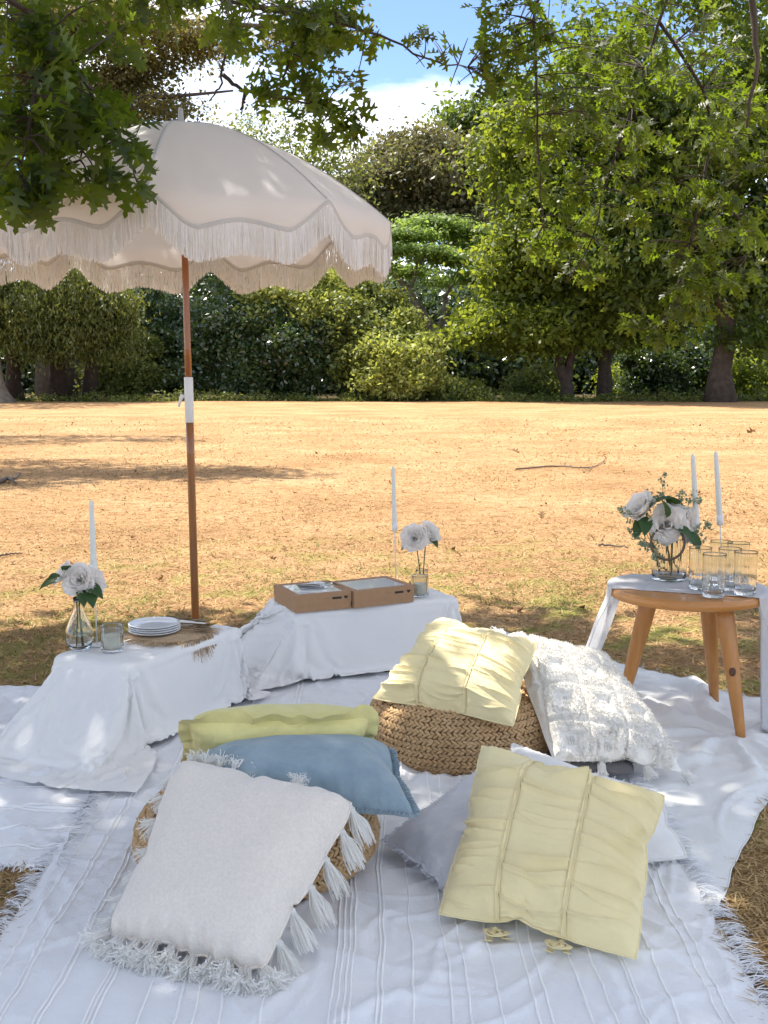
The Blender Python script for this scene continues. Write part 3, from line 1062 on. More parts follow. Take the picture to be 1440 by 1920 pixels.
S_B = Sheet((0.72, 2.27), (0.46, 0.887), (-0.614, 0.789), 1.69, 1.56, 0.004, make_folds(230, (-.3, 1.7, 2.2, 5.1), 3, (0.002, 0.010), (0.006, 0.018), (0.06, 0.25)), hills_right)
S_D = Sheet((-1.06, 3.0), (1, 0.02), (-0.02, 1), 1.66, 1.25, 0.004, make_folds(170, (-1.1, .6, 2.9, 4.3), 4, (0.002, 0.008), (0.006, 0.016), (0.05, 0.2)), hills_soft, (S_B,))
S_A = Sheet((-0.815, 1.45), (1, 0), (0, 1), 1.54, 1.72, 0.004, make_folds(260, (-.9, .8, 1.4, 3.2), 6, (0.002, 0.008), (0.006, 0.016), (0.06, 0.28)), hills_soft, (S_B, S_D))
S_C = Sheet((-2.40, 2.60), (1.0, -0.04), (-0.11, 1), 1.605, 1.55, 0.004, make_folds(240, (-2.4, -.8, 2.5, 4.2), 7, (0.002, 0.009), (0.006, 0.018), (0.05, 0.25)), hills_left, (S_D, S_A))
lawn_floor = lambda x, y: np.full_like(x, 0.003)


def blanket(name, label, S, mat, step, stripes, fringes):
    G = S.grid(step)
    o = add(name, G.reshape(-1, 3), grid_faces(*G.shape[:2]), mat, loc=(S.P0[0], S.P0[1], 0))
    tag(o, label, 'blanket')
    # hem thickness: a rolled edge all round
    for e in (G[0], G[-1], G[:, 0], G[:, -1]):
        V, F = tube(e + [0, 0, -0.0005], 0.0022, 5)
        add('hem', V, F, mat, o)
    for axis, p, w in stripes:
        k = 160
        if axis == 'v':
            v = np.linspace(0.004, S.lv - 0.004, k)
            P = np.stack([S.point(np.full(k, p) + dx, v) for dx in (-w, -w * .5, w * .5, w)], 1)
        else:
            u = np.linspace(0.004, S.lu - 0.004, k)
            P = np.stack([S.point(u, np.full(k, p) + dx) for dx in (-w, -w * .5, w * .5, w)], 1)
        P[:, :, 2] += np.array([0.0006, 0.003, 0.003, 0.0006])
        F = grid_faces(k, 4)
        add('woven_stripe', P.reshape(-1, 3), F if axis == 'u' else F[:, ::-1], M_STRIPE, o)
    for P, out, n, L, fl in fringes(S, G):
        fringe(P, out, n, L, mat, o, fl)
    return o


blanket('linen_sheet', 'plain pale linen sheet rumpled under the wooden stool at right', S_B, M_SHEET, 0.0085, [],
        lambda S, G: [(G[:, -1][::6], (-0.8, 0.6, 0), 500, 0.03, lawn_floor), (G[-1, ::6], (0.57, 0.82, 0), 60, 0.01, lawn_floor)])
blanket('striped_blanket', 'white blanket between low tables and straw poufs, thin raised stripes', S_D, M_BLANKET, 0.0085,
        [('v', p, 0.0032) for p in (0.16, 0.175, 0.30, 0.42, 0.436, 0.452, 0.60, 0.75, 0.765)], lambda S, G: [])
a_x = [-.80, -.75, -.738, -.668, -.657, -.576, -.568, -.559, -.477, -.409, -.375, -.325, -.24, -.105, -.092, -.079, -.068, -.012, -.003, .059, .134, .17, .233, .302, .326, .398, .443, .5, .506, .568, .653, .676]
blanket('striped_blanket', 'large white striped blanket in front under the cushions, frayed side edges', S_A, M_BLANKET, 0.0075,
        [('v', p * 0.962 + 0.815, 0.0026) for p in a_x],
        lambda S, G: [(G[0, ::6], (-1, -0.1, 0), 900, 0.045, lambda x, y: lawn_floor(x, y)),
                      (G[-1, ::6], (1, 0.0, 0), 1000, 0.055, lambda x, y: S_B.inside(x, y) * S_B.z(x, y) + 0.002)])
blanket('striped_blanket', 'white striped blanket spread at left under the near low table', S_C, M_BLANKET, 0.009,
        [('u', p, 0.003) for p in (0.10, 0.115, 0.22, 0.34, 0.352, 0.364, 0.5, 0.62)],
        lambda S, G: [(G[-1, ::6], (1, -0.1, 0), 600, 0.05, lambda x, y: S_A.inside(x, y) * S_A.z(x, y) + 0.002),
                      (G[:, 0][::6], (0, -1, 0), 700, 0.03, lawn_floor)])

SHEETS = (S_C, S_A, S_D, S_B)


TOP_H = np.zeros((RNX, RNY))
for S in SHEETS:
    TOP_H = np.maximum(TOP_H, S.inside(RGX, RGY) * S.H)


def top_z(x, y):
    "height of the uppermost blanket at x, y"
    return lookup(TOP_H, np.atleast_1d(np.asarray(x, float)), np.atleast_1d(np.asarray(y, float)))


# ------------------------------------------------------------------ grass, litter on the lawn
GRASS = leafmat('dry_grass_blade', (0.25, 0.15, 0.058), (0.68, 0.48, 0.24), (0.3, 0.2, 0.07), 0.2, 0.8, 0.2)
GRASS_GREEN = leafmat('green_grass_blade', (0.10, 0.12, 0.025), (0.27, 0.28, 0.07), (0.3, 0.34, 0.05), 0.3, 0.7, 0.2)


def grass(name, label, n, y0, y1, mat, L, W, lean, keep, pw=2.0):
    # denser close to the camera
    a = rng.random(n)
    y = (y0 ** (1 - pw) + a * (y1 ** (1 - pw) - y0 ** (1 - pw))) ** (1 / (1 - pw))
    x = (rng.random(n) * 2 - 1) * (0.40 * y + 0.5)
    cover = sum(S.inside(x, y, 0.02) for S in SHEETS)
    k = (cover < 0.4) & (rng.random(n) < keep(x, y))
    x, y = x[k], y[k]
    n = len(x)
    B = np.stack([x, y, np.full(n, -0.004) + ground_z(x, y)], -1)
    d = rand_unit(n)
    d[:, 2] = 0
    d = norm(d)
    ln = L * (0.4 + rng.random(n)) * (1 + 0.05 * y)
    up = (1 - lean) + lean * 0.25 * rng.random(n)
    s = np.array([0, 0.5, 1.0])
    P = B[:, None] + d[:, None] * (ln[:, None] * s[None] ** 1.3 * lean)[..., None]
    P[..., 2] += ln[:, None] * (up[:, None] * (s - 0.35 * s ** 2)[None])
    wid = W * (1 + 0.16 * y)
    V, F = ribbons(P, wid[:, None] * np.array([1, 0.8, 0.15])[None], norm(np.cross(d, [0, 0, 1.0])) + 0.0)
    T = np.repeat(np.clip(0.5 + 0.35 * fbm(x * 1.3, y * 1.3, 5, 3) + 0.34 * rng.standard_normal(n), 0, 1), 6)
    o = add(name, V, F, mat, smooth=False, tint=T, kind='stuff')
    tag(o, label, 'grass')
    return o


grass('dry_grass', 'short dry straw coloured grass covering the sunlit lawn', 240000, 1.75, 30, GRASS, 0.046, 0.0016, 0.8, lambda x, y: np.ones_like(x), 1.7)
grass('green_grass', 'tufts of still green grass on the lawn around the picnic', 100000, 1.9, 11, GRASS_GREEN, 0.050, 0.0017, 0.62,
      lambda x, y: np.clip(0.22 + 1.7 * fbm(x * 1.1, y * 1.1, 61, 4), 0, 1) * np.exp(-((y - 5.4) / 1.5) ** 2), 1.6)

LITTER = leafmat('fallen_leaf_brown', (0.14, 0.065, 0.028), (0.42, 0.27, 0.13), (0.2, 0.1, 0.03), 0.15, 0.8, 0.2)
n = 2600
y = 2.0 + 26 * rng.random(n) ** 1.5
x = (rng.random(n) * 2 - 1) * (0.38 * y + 0.4)
k = sum(S.inside(x, y, 0.03) for S in SHEETS) < 0.3
x, y = x[k], y[k]
C = np.stack([x, y, ground_z(x, y) + 0.014], -1)
L = (0.012 + 0.045 * rng.random(len(x)) ** 4) * (1 + .03 * y)
V, F = leaf_quads(C, rand_unit(len(x)) * 0.5 + [0, 0, 1.0], L, L * 0.5, -0.25)
o = add('leaf_litter', V, F, LITTER, smooth=False, tint=np.repeat(rng.random(len(x)), 4), kind='stuff')
tag(o, 'scattered small brown fallen leaves lying on the dry lawn', 'leaf litter')

# ------------------------------------------------------------------ straw poufs
def stitch_shape():
    "one flat strand of the braid, long axis x"
    V, n, m = [], 5, 6
    for i in range(n):
        t = i / (n - 1)
        r = (0.25, 0.85, 1.0, 0.85, 0.25)[i]
        for k in range(m):
            a = 2 * math.pi * k / m
            V.append(((t - 0.5), r * 0.5 * math.cos(a), r * 0.5 * math.sin(a)))
    F = [tuple(f) for f in grid_faces(n, m, True)] + [tuple(reversed(range(m))), tuple((n - 1) * m + i for i in range(m))]
    return np.array(V), F


def pouf(name, label, c, R, H):
    t = thing(name, label, 'pouf', (c[0], c[1], 0.012), 'round woven straw poufs')
    base = BASE[t.name]
    # profile from floor to the middle of the top
    prof = [(R * 0.80, 0.004), (R * 0.91, 0.018), (R * 0.97, 0.045)]
    for a in np.linspace(-0.30, math.pi / 2, 9):
        prof.append((R - 0.085 + 0.085 * math.cos(a), H - 0.085 + 0.085 * math.sin(a)))
    prof.append((0.02, H - 0.004))
    P = np.array(prof)
    seg = np.linalg.norm(np.diff(P, axis=0), axis=1)
    s = np.concatenate([[0], np.cumsum(seg)])
    V, F = lathe([(r - 0.006 if r > .03 else r, z - 0.006) for r, z in prof], 40, base)
    add('core', V, F, M_JUTE_IN, t)
    SV, SF = stitch_shape()
    row = 0.0215
    for q in np.arange(row * 0.5, s[-1] - 0.05, row):
        mb = MB()
        for half, tilt in ((-0.205, 0.52), (0.205, -0.52)):
            d = q + half * row
            r, z = np.interp(d, s, P[:, 0]), np.interp(d, s, P[:, 1])
            r2, z2 = np.interp(d + 0.004, s, P[:, 0]), np.interp(d + 0.004, s, P[:, 1])
            tv = norm(np.array([r2 - r, z2 - z]))
            cnt = max(8, int(2 * math.pi * r / 0.0165))
            th = (np.arange(cnt) + rng.random() + 0.05 * rng.standard_normal(cnt)) * 2 * math.pi / cnt
            er = np.stack([np.cos(th), np.sin(th), 0 * th], -1)
            et = np.stack([-np.sin(th), np.cos(th), 0 * th], -1)
            es = er * tv[0] + np.array([0, 0, 1.0]) * tv[1]
            en = np.cross(et, es)
            ti = tilt + 0.06 * rng.standard_normal(cnt)
            ax = et * np.cos(ti)[:, None] + es * np.sin(ti)[:, None]
            ay = np.cross(en, ax)
            ctr = base + er * r + np.array([0, 0, z]) + en * (0.002 + 0.0012 * rng.standard_normal(cnt))[:, None]
            L = 0.0235 * (1 + 0.1 * rng.standard_normal(cnt))
            VV = ctr[:, None] + SV[None, :, 0:1] * (ax * L[:, None])[:, None] + SV[None, :, 1:2] * ay[:, None] * 0.0108 + SV[None, :, 2:3] * en[:, None] * 0.010
            for v in VV:
                mb.put(v, SF)
        mb.add('braid_row', M_JUTE, t)
    return t


pouf('straw_pouf', 'round woven straw pouf under the ruffled yellow cushion at back', (0.245, 3.36), 0.29, 0.195)
pouf('straw_pouf', 'round woven straw pouf mostly hidden under the cream tasselled cushion', (-0.312, 2.575), 0.295, 0.155)

# ------------------------------------------------------------------ cushions
PN = 36


def pillow_sheets(seed, pressure, bend, full):
    "inflate a flat two-sided bag; returns front and back grids in -1..1"
    g = np.random.default_rng(seed)
    n = PN
    idx, V, F = {}, [], []

    def vid(i, j, s):
        b = i in (0, n) or j in (0, n)
        k = (i, j, 0 if b else s)
        if k not in idx:
            idx[k] = len(V)
            x, y = i / n - .5, j / n - .5
            V.append((x * .45, y * .45, 0 if b else s * (.004 + .003 * float(fbm(np.array(x * 7.), np.array(y * 7.), seed * 3 + s, 2)))))
        return idx[k]
    for s in (1, -1):
        for i in range(n):
            for j in range(n):
                q = [vid(i, j, s), vid(i + 1, j, s), vid(i + 1, j + 1, s), vid(i, j + 1, s)]
                F.append(q if s > 0 else q[::-1])
    co = settle(np.array(V), F, 26, mass=.15, bend=bend, gravity=0, pressure=pressure, collide=False, damp=2)
    out = []
    for s in (1, -1):
        out.append(np.array([[co[vid(i, j, s)] for j in range(n + 1)] for i in range(n + 1)]))
    c = np.abs(np.array([out[0][i, j, :2] for i in (0, n) for j in (0, n)])).mean(0)
    for A in out:
        A[..., 0] /= c[0]
        A[..., 1] /= c[1]
        u = np.linspace(-1, 1, n + 1)
        A[..., 0] = 0.42 * A[..., 0] + 0.58 * u[:, None]
        A[..., 1] = 0.42 * A[..., 1] + 0.58 * u[None]
        z = A[..., 2]
        for _ in range(2):                  # take out the finest ripple of the simulation
            z[1:-1, 1:-1] = 0.5 * z[1:-1, 1:-1] + 0.125 * (z[2:, 1:-1] + z[:-2, 1:-1] + z[1:-1, 2:] + z[1:-1, :-2])
        A[..., 2] = z / np.abs(z).max()
        A[..., 2] = np.sign(A[..., 2]) * np.abs(A[..., 2]) ** full
    return out


SHEET_CACHE = {k: pillow_sheets(*v) for k, v in {'firm': (3, 4., 1.2, 0.85), 'soft': (8, 2.5, 0.6, 0.95), 'full': (21, 4., 0.8, 0.62)}.items()}


class Cushion:
    """corners TL, TR, BR, BL as the photograph shows them; half thickness front and back"""
    def __init__(self, kind, corners, tf, tb, n=72, flip=0, bend=None, disp=None, rnd=0.03):
        A, B = (s.copy() for s in SHEET_CACHE[kind])
        if flip & 1:
            A, B = A[::-1], B[::-1]
            A[..., 0] *= -1
            B[..., 0] *= -1
        if flip & 2:
            A, B = A[:, ::-1], B[:, ::-1]
            A[..., 1] *= -1
            B[..., 1] *= -1
        self.TL, self.TR, self.BR, self.BL = (np.array(c, float) for c in corners)
        N = norm(np.cross(self.TR - self.BL, self.TL - self.BR))
        self.N = N
        self.bend = bend
        for Q in (A, B):          # soft corners
            q = np.abs(Q[..., 0:1] * Q[..., 1:2]).clip(0, 1) ** 3
            Q[..., :2] *= 1 - rnd * q
        A, B = catmull(catmull(A, n + 1, 0), n + 1, 1), catmull(catmull(B, n + 1, 0), n + 1, 1)
        self.n = n
        self.front = self.place(A, tf)
        self.back = self.place(B, tb)
        s, t = np.meshgrid(np.linspace(0, 1, n + 1), np.linspace(0, 1, n + 1), indexing='ij')
        self.s, self.t = s, 1 - t              # s to the right, t downwards
        self.nf = self.normals(self.front)
        if disp is not None:
            self.front = self.front + self.nf * disp(self.s, self.t)[..., None]
            self.nf = self.normals(self.front)

    def place(self, A, th):
        u, v = (A[..., 0:1] + 1) / 2, (A[..., 1:2] + 1) / 2
        P = (self.TL * (1 - u) + self.TR * u) * v + (self.BL * (1 - u) + self.BR * u) * (1 - v)
        P = P + self.N * A[..., 2:3] * th
        if self.bend:
            P = P + self.bend(u, v)
        return P

    @staticmethod
    def normals(P):
        return norm(np.cross(np.gradient(P, axis=0), np.gradient(P, axis=1)))

    def body(self, name, mat, parent, floor=True):
        n = self.n + 1
        mb = MB()
        Bk = self.back
        if floor:
            for P in (self.front, Bk):
                g = top_z(P[..., 0].ravel(), P[..., 1].ravel()).reshape(n, n) + 0.004
                P[..., 2] = np.where(P[..., 2] < g, g + 0.12 * (P[..., 2] - g).clip(-0.03, 0) + 0.003, P[..., 2])
        mb.put(self.front.reshape(-1, 3), grid_faces(n, n))
        mb.put(Bk.reshape(-1, 3), grid_faces(n, n)[:, ::-1])
        return mb.add(name, mat, parent)

    def edge(self):
        "closed rim polyline, with the outward direction at each point"
        F = self.front
        E = np.concatenate([F[:, -1], F[::-1, 0][:0], F[-1, ::-1][1:], F[::-1, 0][1:], F[0][1:-1]])
        c = F.mean((0, 1))
        return E, c

    def at(self, s, t, off=0.0):
        i, j = s * self.n, (1 - t) * self.n
        i, j = np.asarray(i, float), np.asarray(j, float)
        i0, j0 = np.clip(i.astype(int), 0, self.n - 1), np.clip(j.astype(int), 0, self.n - 1)
        a, b = (i - i0)[..., None], (j - j0)[..., None]
        out = 0
        for A, k in ((self.front, 1.0), (self.nf, off)):
            if k:
                out = out + k * (A[i0, j0] * (1 - a) * (1 - b) + A[i0 + 1, j0] * a * (1 - b) + A[i0, j0 + 1] * (1 - a) * b + A[i0 + 1, j0 + 1] * a * b)
        return out

    def normal_at(self, s, t):
        i = np.clip((np.asarray(s) * self.n).astype(int), 0, self.n)
        j = np.clip(((1 - np.asarray(t)) * self.n).astype(int), 0, self.n)
        return self.nf[i, j]


def Z(*c):
    return [at_z(*p) for p in c]


def base_of(corners):
    c = np.mean(corners, 0)
    return (c[0], c[1], float(top_z(c[0], c[1])[0]))


def flange(C, width, mat, parent, wav=0.006, seedk=0, rows=4):
    "flat border sewn round the rim"
    E, c = C.edge()
    k = len(E)
    T = norm(np.roll(E, -1, 0) - np.roll(E, 1, 0))
    out = norm(np.cross(T, C.N))
    out = np.where(np.sum(out * (E - c), 1, keepdims=True) < 0, -out, out)
    ph = np.arange(k)
    w = (wav * (np.sin(ph * 0.21 + seedk) + 0.8 * np.sin(ph * 0.093 + 2 + seedk) + 0.5 * np.sin(ph * 0.47)))[:, None] * C.N
    R = [E + out * width * f + w * max(f, 0) ** 1.2 + C.N * 0.0015 for f in np.linspace(-0.05, 1, rows)]
    V = np.stack(R, 0)
    F = grid_faces(rows, k, True)
    g = top_z(V[..., 0].ravel(), V[..., 1].ravel()).reshape(rows, k) + 0.005
    V[..., 2] = np.maximum(V[..., 2], g)
    mb = MB()
    mb.put(V.reshape(-1, 3), F)
    o = mb.add('flange', mat, parent)
    return o, V


# --- ruched yellow cushions
def ruche(seed, s1, s2, amp, count):
    g = np.random.default_rng(seed)
    pl = []
    for c, (a, b) in enumerate(((0, s1), (s1, s2), (s2, 1))):
        for k in range(count):
            side = g.random() < 0.5
            pl.append((c, a, b, (k + 0.5 + 0.45 * g.standard_normal()) / count, g.uniform(0.55, 1.5), side, g.uniform(0.005, 0.010), g.uniform(0.0, 0.05), g.uniform(0.4, 1.0) ** 1.5, g.uniform(-.03, .03)))

    def f(s, t):
        h = np.zeros_like(s)
        for c, a, b, t0, ln, side, w, cv, am, sl in pl:
            x = (s - a) / (b - a)
            m = (x >= 0) & (x <= 1)
            xx = x if side else 1 - x
            tc = t0 + cv * np.sin(x * math.pi) + sl * (x - .5)
            d = (t - tc) / w
            prof = np.where(d > 0, np.exp(-d * 0.55), np.exp(-(d * 1.6) ** 2))
            h = h + m * am * prof * smooth(ln, ln * 0.35, xx) * smooth(-0.02, 0.06, xx)
        dip = np.exp(-((s - s1) / 0.02) ** 2) + np.exp(-((s - s2) / 0.02) ** 2)
        return (amp * h - 0.003 * dip) * smooth(0, 0.05, t) * smooth(0, 0.05, 1 - t) * smooth(0, .09, s) * smooth(0, .09, 1 - s) + 0.0012 * fbm(s * 9, t * 30, seed, 2)
    return f


def bow(parent, p, out, up, size):
    "fabric tie knotted in a small loop lying at p"
    out, up = norm(out), norm(up)
    side = norm(np.cross(out, up))
    mb = MB()
    for k, sgn in enumerate((1, -1)):
        a = np.linspace(0, 1, 14)
        ang = a * 2 * math.pi
        P = p + out * (0.010 + size * 0.45 * (1 - np.cos(ang)))[:, None] * 0.9 + side * (sgn * size * 0.40 * np.sin(ang) + sgn * 0.012 * a)[:, None] + up * (0.005 + 0.013 * np.sin(ang / 2))[:, None]
        w = 0.007 + 0.002 * np.sin(a * 9 + k)
        Tt = norm(np.gradient(P, axis=0))
        S = norm(np.cross(Tt, up) + 0.55 * up * np.sin(ang + k)[:, None])
        V = np.stack([P - S * w[:, None], P + S * w[:, None]], 1)
        mb.put(V.reshape(-1, 3), grid_faces(14, 2))
        L = np.linspace(0, 1, 7)
        P = p + out * (size * 1.0 * L)[:, None] + side * (sgn * size * (0.55 * L + 0.08 * np.sin(L * 5)))[:, None] + up * (0.004 + 0.006 * np.sin(L * 7 + k))[:, None]
        V = np.stack([P - side * 0.008 + out * 0.002, P + side * 0.008 - out * 0.002], 1)
        mb.put(V.reshape(-1, 3), grid_faces(7, 2))
    V, F = lathe([(0.0, -0.006), (0.006, -0.004), (0.008, 0), (0.006, 0.004), (0.0, 0.006)], 8, p + up * 0.007)
    mb.put(V, F)
    o = mb.add('tie', M_YELLOW, parent)
    m = o.modifiers.new('cloth_thickness', 'SOLIDIFY')
    m.thickness = 0.0015
    return o


def ruched(label, corners, tf, tb, seed, s1, s2, amp, count, flip, ties):
    t = thing('ruched_cushion', label, 'cushion', base_of(corners), 'ruched yellow cushions')
    C = Cushion('firm', corners, tf, tb, 250, flip, disp=ruche(seed, s1, s2, amp, count))
    C.body('cover', M_YELLOW, t)
    for s in (s1, s2):
        v = np.linspace(0.005, 0.995, 90)
        w = 0.013
        sp = np.stack([C.at(np.clip(np.full(90, s + d), 0, 1), v, off) for d, off in ((-w, .002), (-w * .9, .0045), (-w * .6, .0035), (-w * .35, .0025), (w * .35, .0025), (w * .6, .0035), (w * .9, .0045), (w, .002))], 1)
        add('seam_band', sp.reshape(-1, 3), grid_faces(90, 8), M_YELLOW, t)
        if ties:
            p = C.at(np.array(s - .01), np.array(0.992))
            q = C.at(np.array(s - .01), np.array(0.93))
            d = norm(p - q)
            d[2] = 0
            p = p - norm(d) * 0.006
            p[2] = top_z(p[0], p[1])[0] + 0.004
            bow(t, p, d, np.array([0, 0, 1.0]), 0.048)
    E, c = C.edge()
    V, F = tube(np.concatenate([E, E[:1]]), 0.0022, 5)
    add('piping', V, F, M_YELLOW, t)
    return C


ruched('pale yellow ruched cushion in front, two ties at its lower edge', Z((900, 1393, .275), (1250, 1487, .24), (1197, 1803, .03), (816, 1716, .03)), 0.075, 0.062, 4, 0.31, 0.645, 0.019, 17, 0, True)
ruched('pale yellow ruched cushion with sun spots lying on the rear straw pouf', Z((812, 1163, .375), (1010, 1205, .385), (966, 1364, .20), (694, 1312, .207)), 0.085, 0.035, 9, 0.33, 0.66, 0.017, 18, 3, False)

# --- cream cushion with tassels
cc = Z((338, 1415, .285), (680, 1496, .268), (496, 1834, .03), (190, 1764, .03))
t = thing('tasselled_cushion', 'cream cushion with plain woven face and white tassels along its edges', 'cushion', base_of(cc))
C = Cushion('full', cc, 0.09, 0.055, 110, 2, disp=lambda s, t: 0.005 * fbm(s * 3.2, t * 2.6, 3, 3) + 0.010 * np.exp(-((1 - t) / 0.10) ** 2) * fbm(s * 12, t * 3, 8, 2), rnd=0.085)
C.body('cover', M_CREAM, t)
E, c0 = C.edge()
V, F = tube(np.concatenate([E, E[:1]]), 0.0035, 6)
add('cord', V, F, M_CREAM, t)


def tassel(parent, p, dirn, L, strands, splay, curl, seed, rest, head=True):
    g = np.random.default_rng(seed)
    dirn = norm(dirn)
    k = 8
    s = np.linspace(0, 1, k)
    a = norm(np.cross(dirn, [0.3, 0.2, 1.0]))
    b = np.cross(dirn, a)
    th = g.random(strands) * 2 * math.pi
    rr = np.sqrt(g.random(strands))
    rad = (a * np.cos(th)[:, None] + b * np.sin(th)[:, None]) * rr[:, None]
    prof = 0.006 + (splay - 0.006) * smooth(0, 0.75, s) - 0.003 * np.exp(-((s - 0.22) / 0.07) ** 2)
    ln = L * (0.75 + 0.4 * g.random(strands))
    P = p + dirn * (ln[:, None] * s[None])[..., None] + rad[:, None] * prof[None, :, None]
    P = P + (g.standard_normal((strands, 1, 3)) * np.sin(s * (4 + 5 * curl))[None, :, None] * 0.005 * curl)
    if curl > 0.6:                                   # yarn ends curl back over themselves
        ph = s[None] * g.uniform(1.6, 4.2, (strands, 1))
        lat = norm(rad + 0.5 * a * g.standard_normal((strands, 1)))
        P = p + dirn * (ln[:, None] * 0.62 * np.sin(np.minimum(ph, 2.6) * 0.75) + rr[:, None] * 0.012)[..., None] + lat[:, None] * ((splay * 0.9) * (1 - np.cos(ph)) * 0.55 * g.uniform(.3, 1, (strands, 1)))[..., None] + rad[:, None] * 0.011
        P = P + g.standard_normal((strands, 1, 3)) * 0.003
    sag = -0.5 * L * s ** 2 * (1 - abs(dirn[2]))
    P[..., 2] += sag * rest
    gz = top_z(P[..., 0].ravel(), P[..., 1].ravel()).reshape(P.shape[:2]) + 0.003
    P[..., 2] = np.maximum(P[..., 2], gz + 0.004 * g.random((strands, 1)))
    V, F = ribbons(P, np.array([.0014] * k), rand_unit(strands))
    o = add('tassel', V, F, M_TRIMWHITE, parent, smooth=False)
    if not head:
        return o
    V, F = lathe([(0.0, 0.0), (0.006, 0.001), (0.0085, 0.005), (0.0085, 0.010), (0.006, 0.015), (0.0065, 0.018)], 10)
    R = np.stack([a, b, dirn], 1)
    add('tassel_head', V @ R.T + p, F, M_TRIMWHITE, o)
    return o


M_TRIMWHITE = fabric('white_yarn', (0.93, 0.92, 0.89), 0.02, 60, 400, 0.3, trans=0.5)
nb = C.n
# right edge: clean hanging tassels; lower edge and corner: splayed curly ones; left and top: flat
for k, tt in enumerate(np.linspace(0.03, 0.83, 6)):
    p = C.at(np.array(1.0), np.array(tt))
    tassel(t, p, np.array([0.42, -0.25, -0.85]), 0.085, 90, 0.022, 0.25, 100 + k, 0.0)
for k, ss in enumerate(np.linspace(0.0, 1.0, 10)):
    p = C.at(np.array(ss), np.array(1.0))
    tassel(t, p, np.array([-0.12 + 0.25 * (ss - .5) + (0.5 if k == 9 else 0) - (0.6 if k == 0 else 0), -0.8, -0.15]), 0.074, 125, 0.038, 0.9, 200 + k, 0.3, False)
for k, tt in enumerate(np.linspace(0.12, 0.92, 7)):
    p = C.at(np.array(0.0), np.array(tt))
    tassel(t, p, np.array([-0.8, 0.1, -0.45]), 0.045, 60, 0.022, 0.7, 300 + k, 0.4, False)
for k, ss in enumerate((.06, .15, .24, .33, .42, .68)):
    p = C.at(np.array(ss), np.array(0.0))
    tassel(t, p, np.array([0.1, 0.8, 0.25]), 0.036, 90, 0.022, 1.0, 400 + k, 0.5, False)

# --- blue linen cushion on the front pouf
cc = Z((368, 1428, .235), (735, 1408, .235), (782, 1530, .205), (385, 1505, .205))
t = thing('linen_cushion', 'plump faded blue linen cushion lying on the front pouf', 'cushion', base_of(cc))
C = Cushion('full', cc, 0.095, 0.03, 90, 1, disp=lambda s, t: 0.002 * fbm(s * 6, t * 5, 13, 3) + 0.003 * np.abs(fbm(s * 16, t * 2.4, 14, 2)) * smooth(.45, .95, t))
C.body('cover', M_BLUE, t, False)
fl, RV = flange(C, 0.017, M_BLUE, t, 0.002)
nn = RV.shape[1]
stitch = MB()
for k in range(0, nn, 2):
    a, b = RV[0, k] + C.N * .003, RV[-1, k] + C.N * .003
    V, F = tube(np.array([a, (a + b) / 2 + C.N * .0015, b]), 0.0016, 5)
    stitch.put(V, F)
stitch.add('edge_stitching', M_BLUE, t)

# --- lemon linen cushion standing behind it
cc = Z((350, 1354, .34), (694, 1344, .34), (690, 1470, .13), (350, 1462, .13))
t = thing('linen_cushion', 'lemon yellow linen cushion with wavy flat border behind the blue one', 'cushion', base_of(cc))
C = Cushion('full', cc, 0.055, 0.11, 80, 2, disp=lambda s, t: 0.0035 * np.abs(fbm(s * 9, t * 3, 23, 3)) + 0.002 * fbm(s * 5, t * 5, 25, 2))
C.body('cover', M_LEMON, t, False)
flange(C, 0.028, M_LEMON, t, 0.010, 1.0)

# --- white tufted cushion
GROOVE = 4.0


def tuft_pattern(s, t):
    a, b = (s + 0.22 * t) * 3.6 + 0.25, (t - 0.10 * s) * 3.8 + 0.15
    fa, fb = np.abs(a - np.round(a)), np.abs(b - np.round(b))
    gro = np.maximum(np.exp(-(fa / 0.055) ** 2), np.exp(-(fb / 0.055) ** 2))
    ca, cb = np.abs(a - np.floor(a) - .5), np.abs(b - np.floor(b) - .5)
    win = smooth(0.24, 0.17, np.maximum(ca, cb))
    return gro, win


def tuft_disp(s, t):
    gro, win = tuft_pattern(s, t)
    e = smooth(0, .05, t) * smooth(0, .05, 1 - t) * smooth(0, .09, s) * smooth(0, .05, 1 - s)
    return e * (0.016 * (1 - 0.9 * gro) * (1 - 0.9 * win) + 0.0022 * fbm(s * 26, t * 26, 41, 3)) + 0.003 * fbm(s * 5, t * 5, 4, 2)


cc = Z((936, 1188, .375), (1128, 1232, .275), (1286, 1450, .035), (1036, 1428, .085))
t = thing('tufted_cushion', 'shaggy ivory tufted cushion with square motifs leaning by the rear pouf', 'cushion', base_of(cc))
C = Cushion('firm', cc, 0.085, 0.05, 150, 1, disp=tuft_disp)
C.body('cover', M_IVORY, t)
k = 42000
s_, t_ = rng.random(k), rng.random(k)
gro, win = tuft_pattern(s_, t_)
keep = (rng.random(k) < (1 - 0.85 * gro) * (1 - win) * smooth(.05, .14, s_) + 0.02)
s_, t_ = s_[keep], t_[keep]
k = len(s_)
P0, N0 = C.at(s_, t_, -0.001), C.normal_at(s_, t_)
d = norm(N0 + 0.75 * rand_unit(k))
cv = 0.6 * rand_unit(k)
L = 0.0065 * (0.5 + 0.9 * rng.random(k))
P = np.stack([P0, P0 + d * L[:, None] * 0.5, P0 + d * L[:, None] * 0.85 + cv * L[:, None] * 0.55], 1)
V, F = ribbons(P, np.array([.0011, .0012, .0007]), rand_unit(k))
add('pile', V, F, M_IVORY, t, smooth=False, kind='stuff')
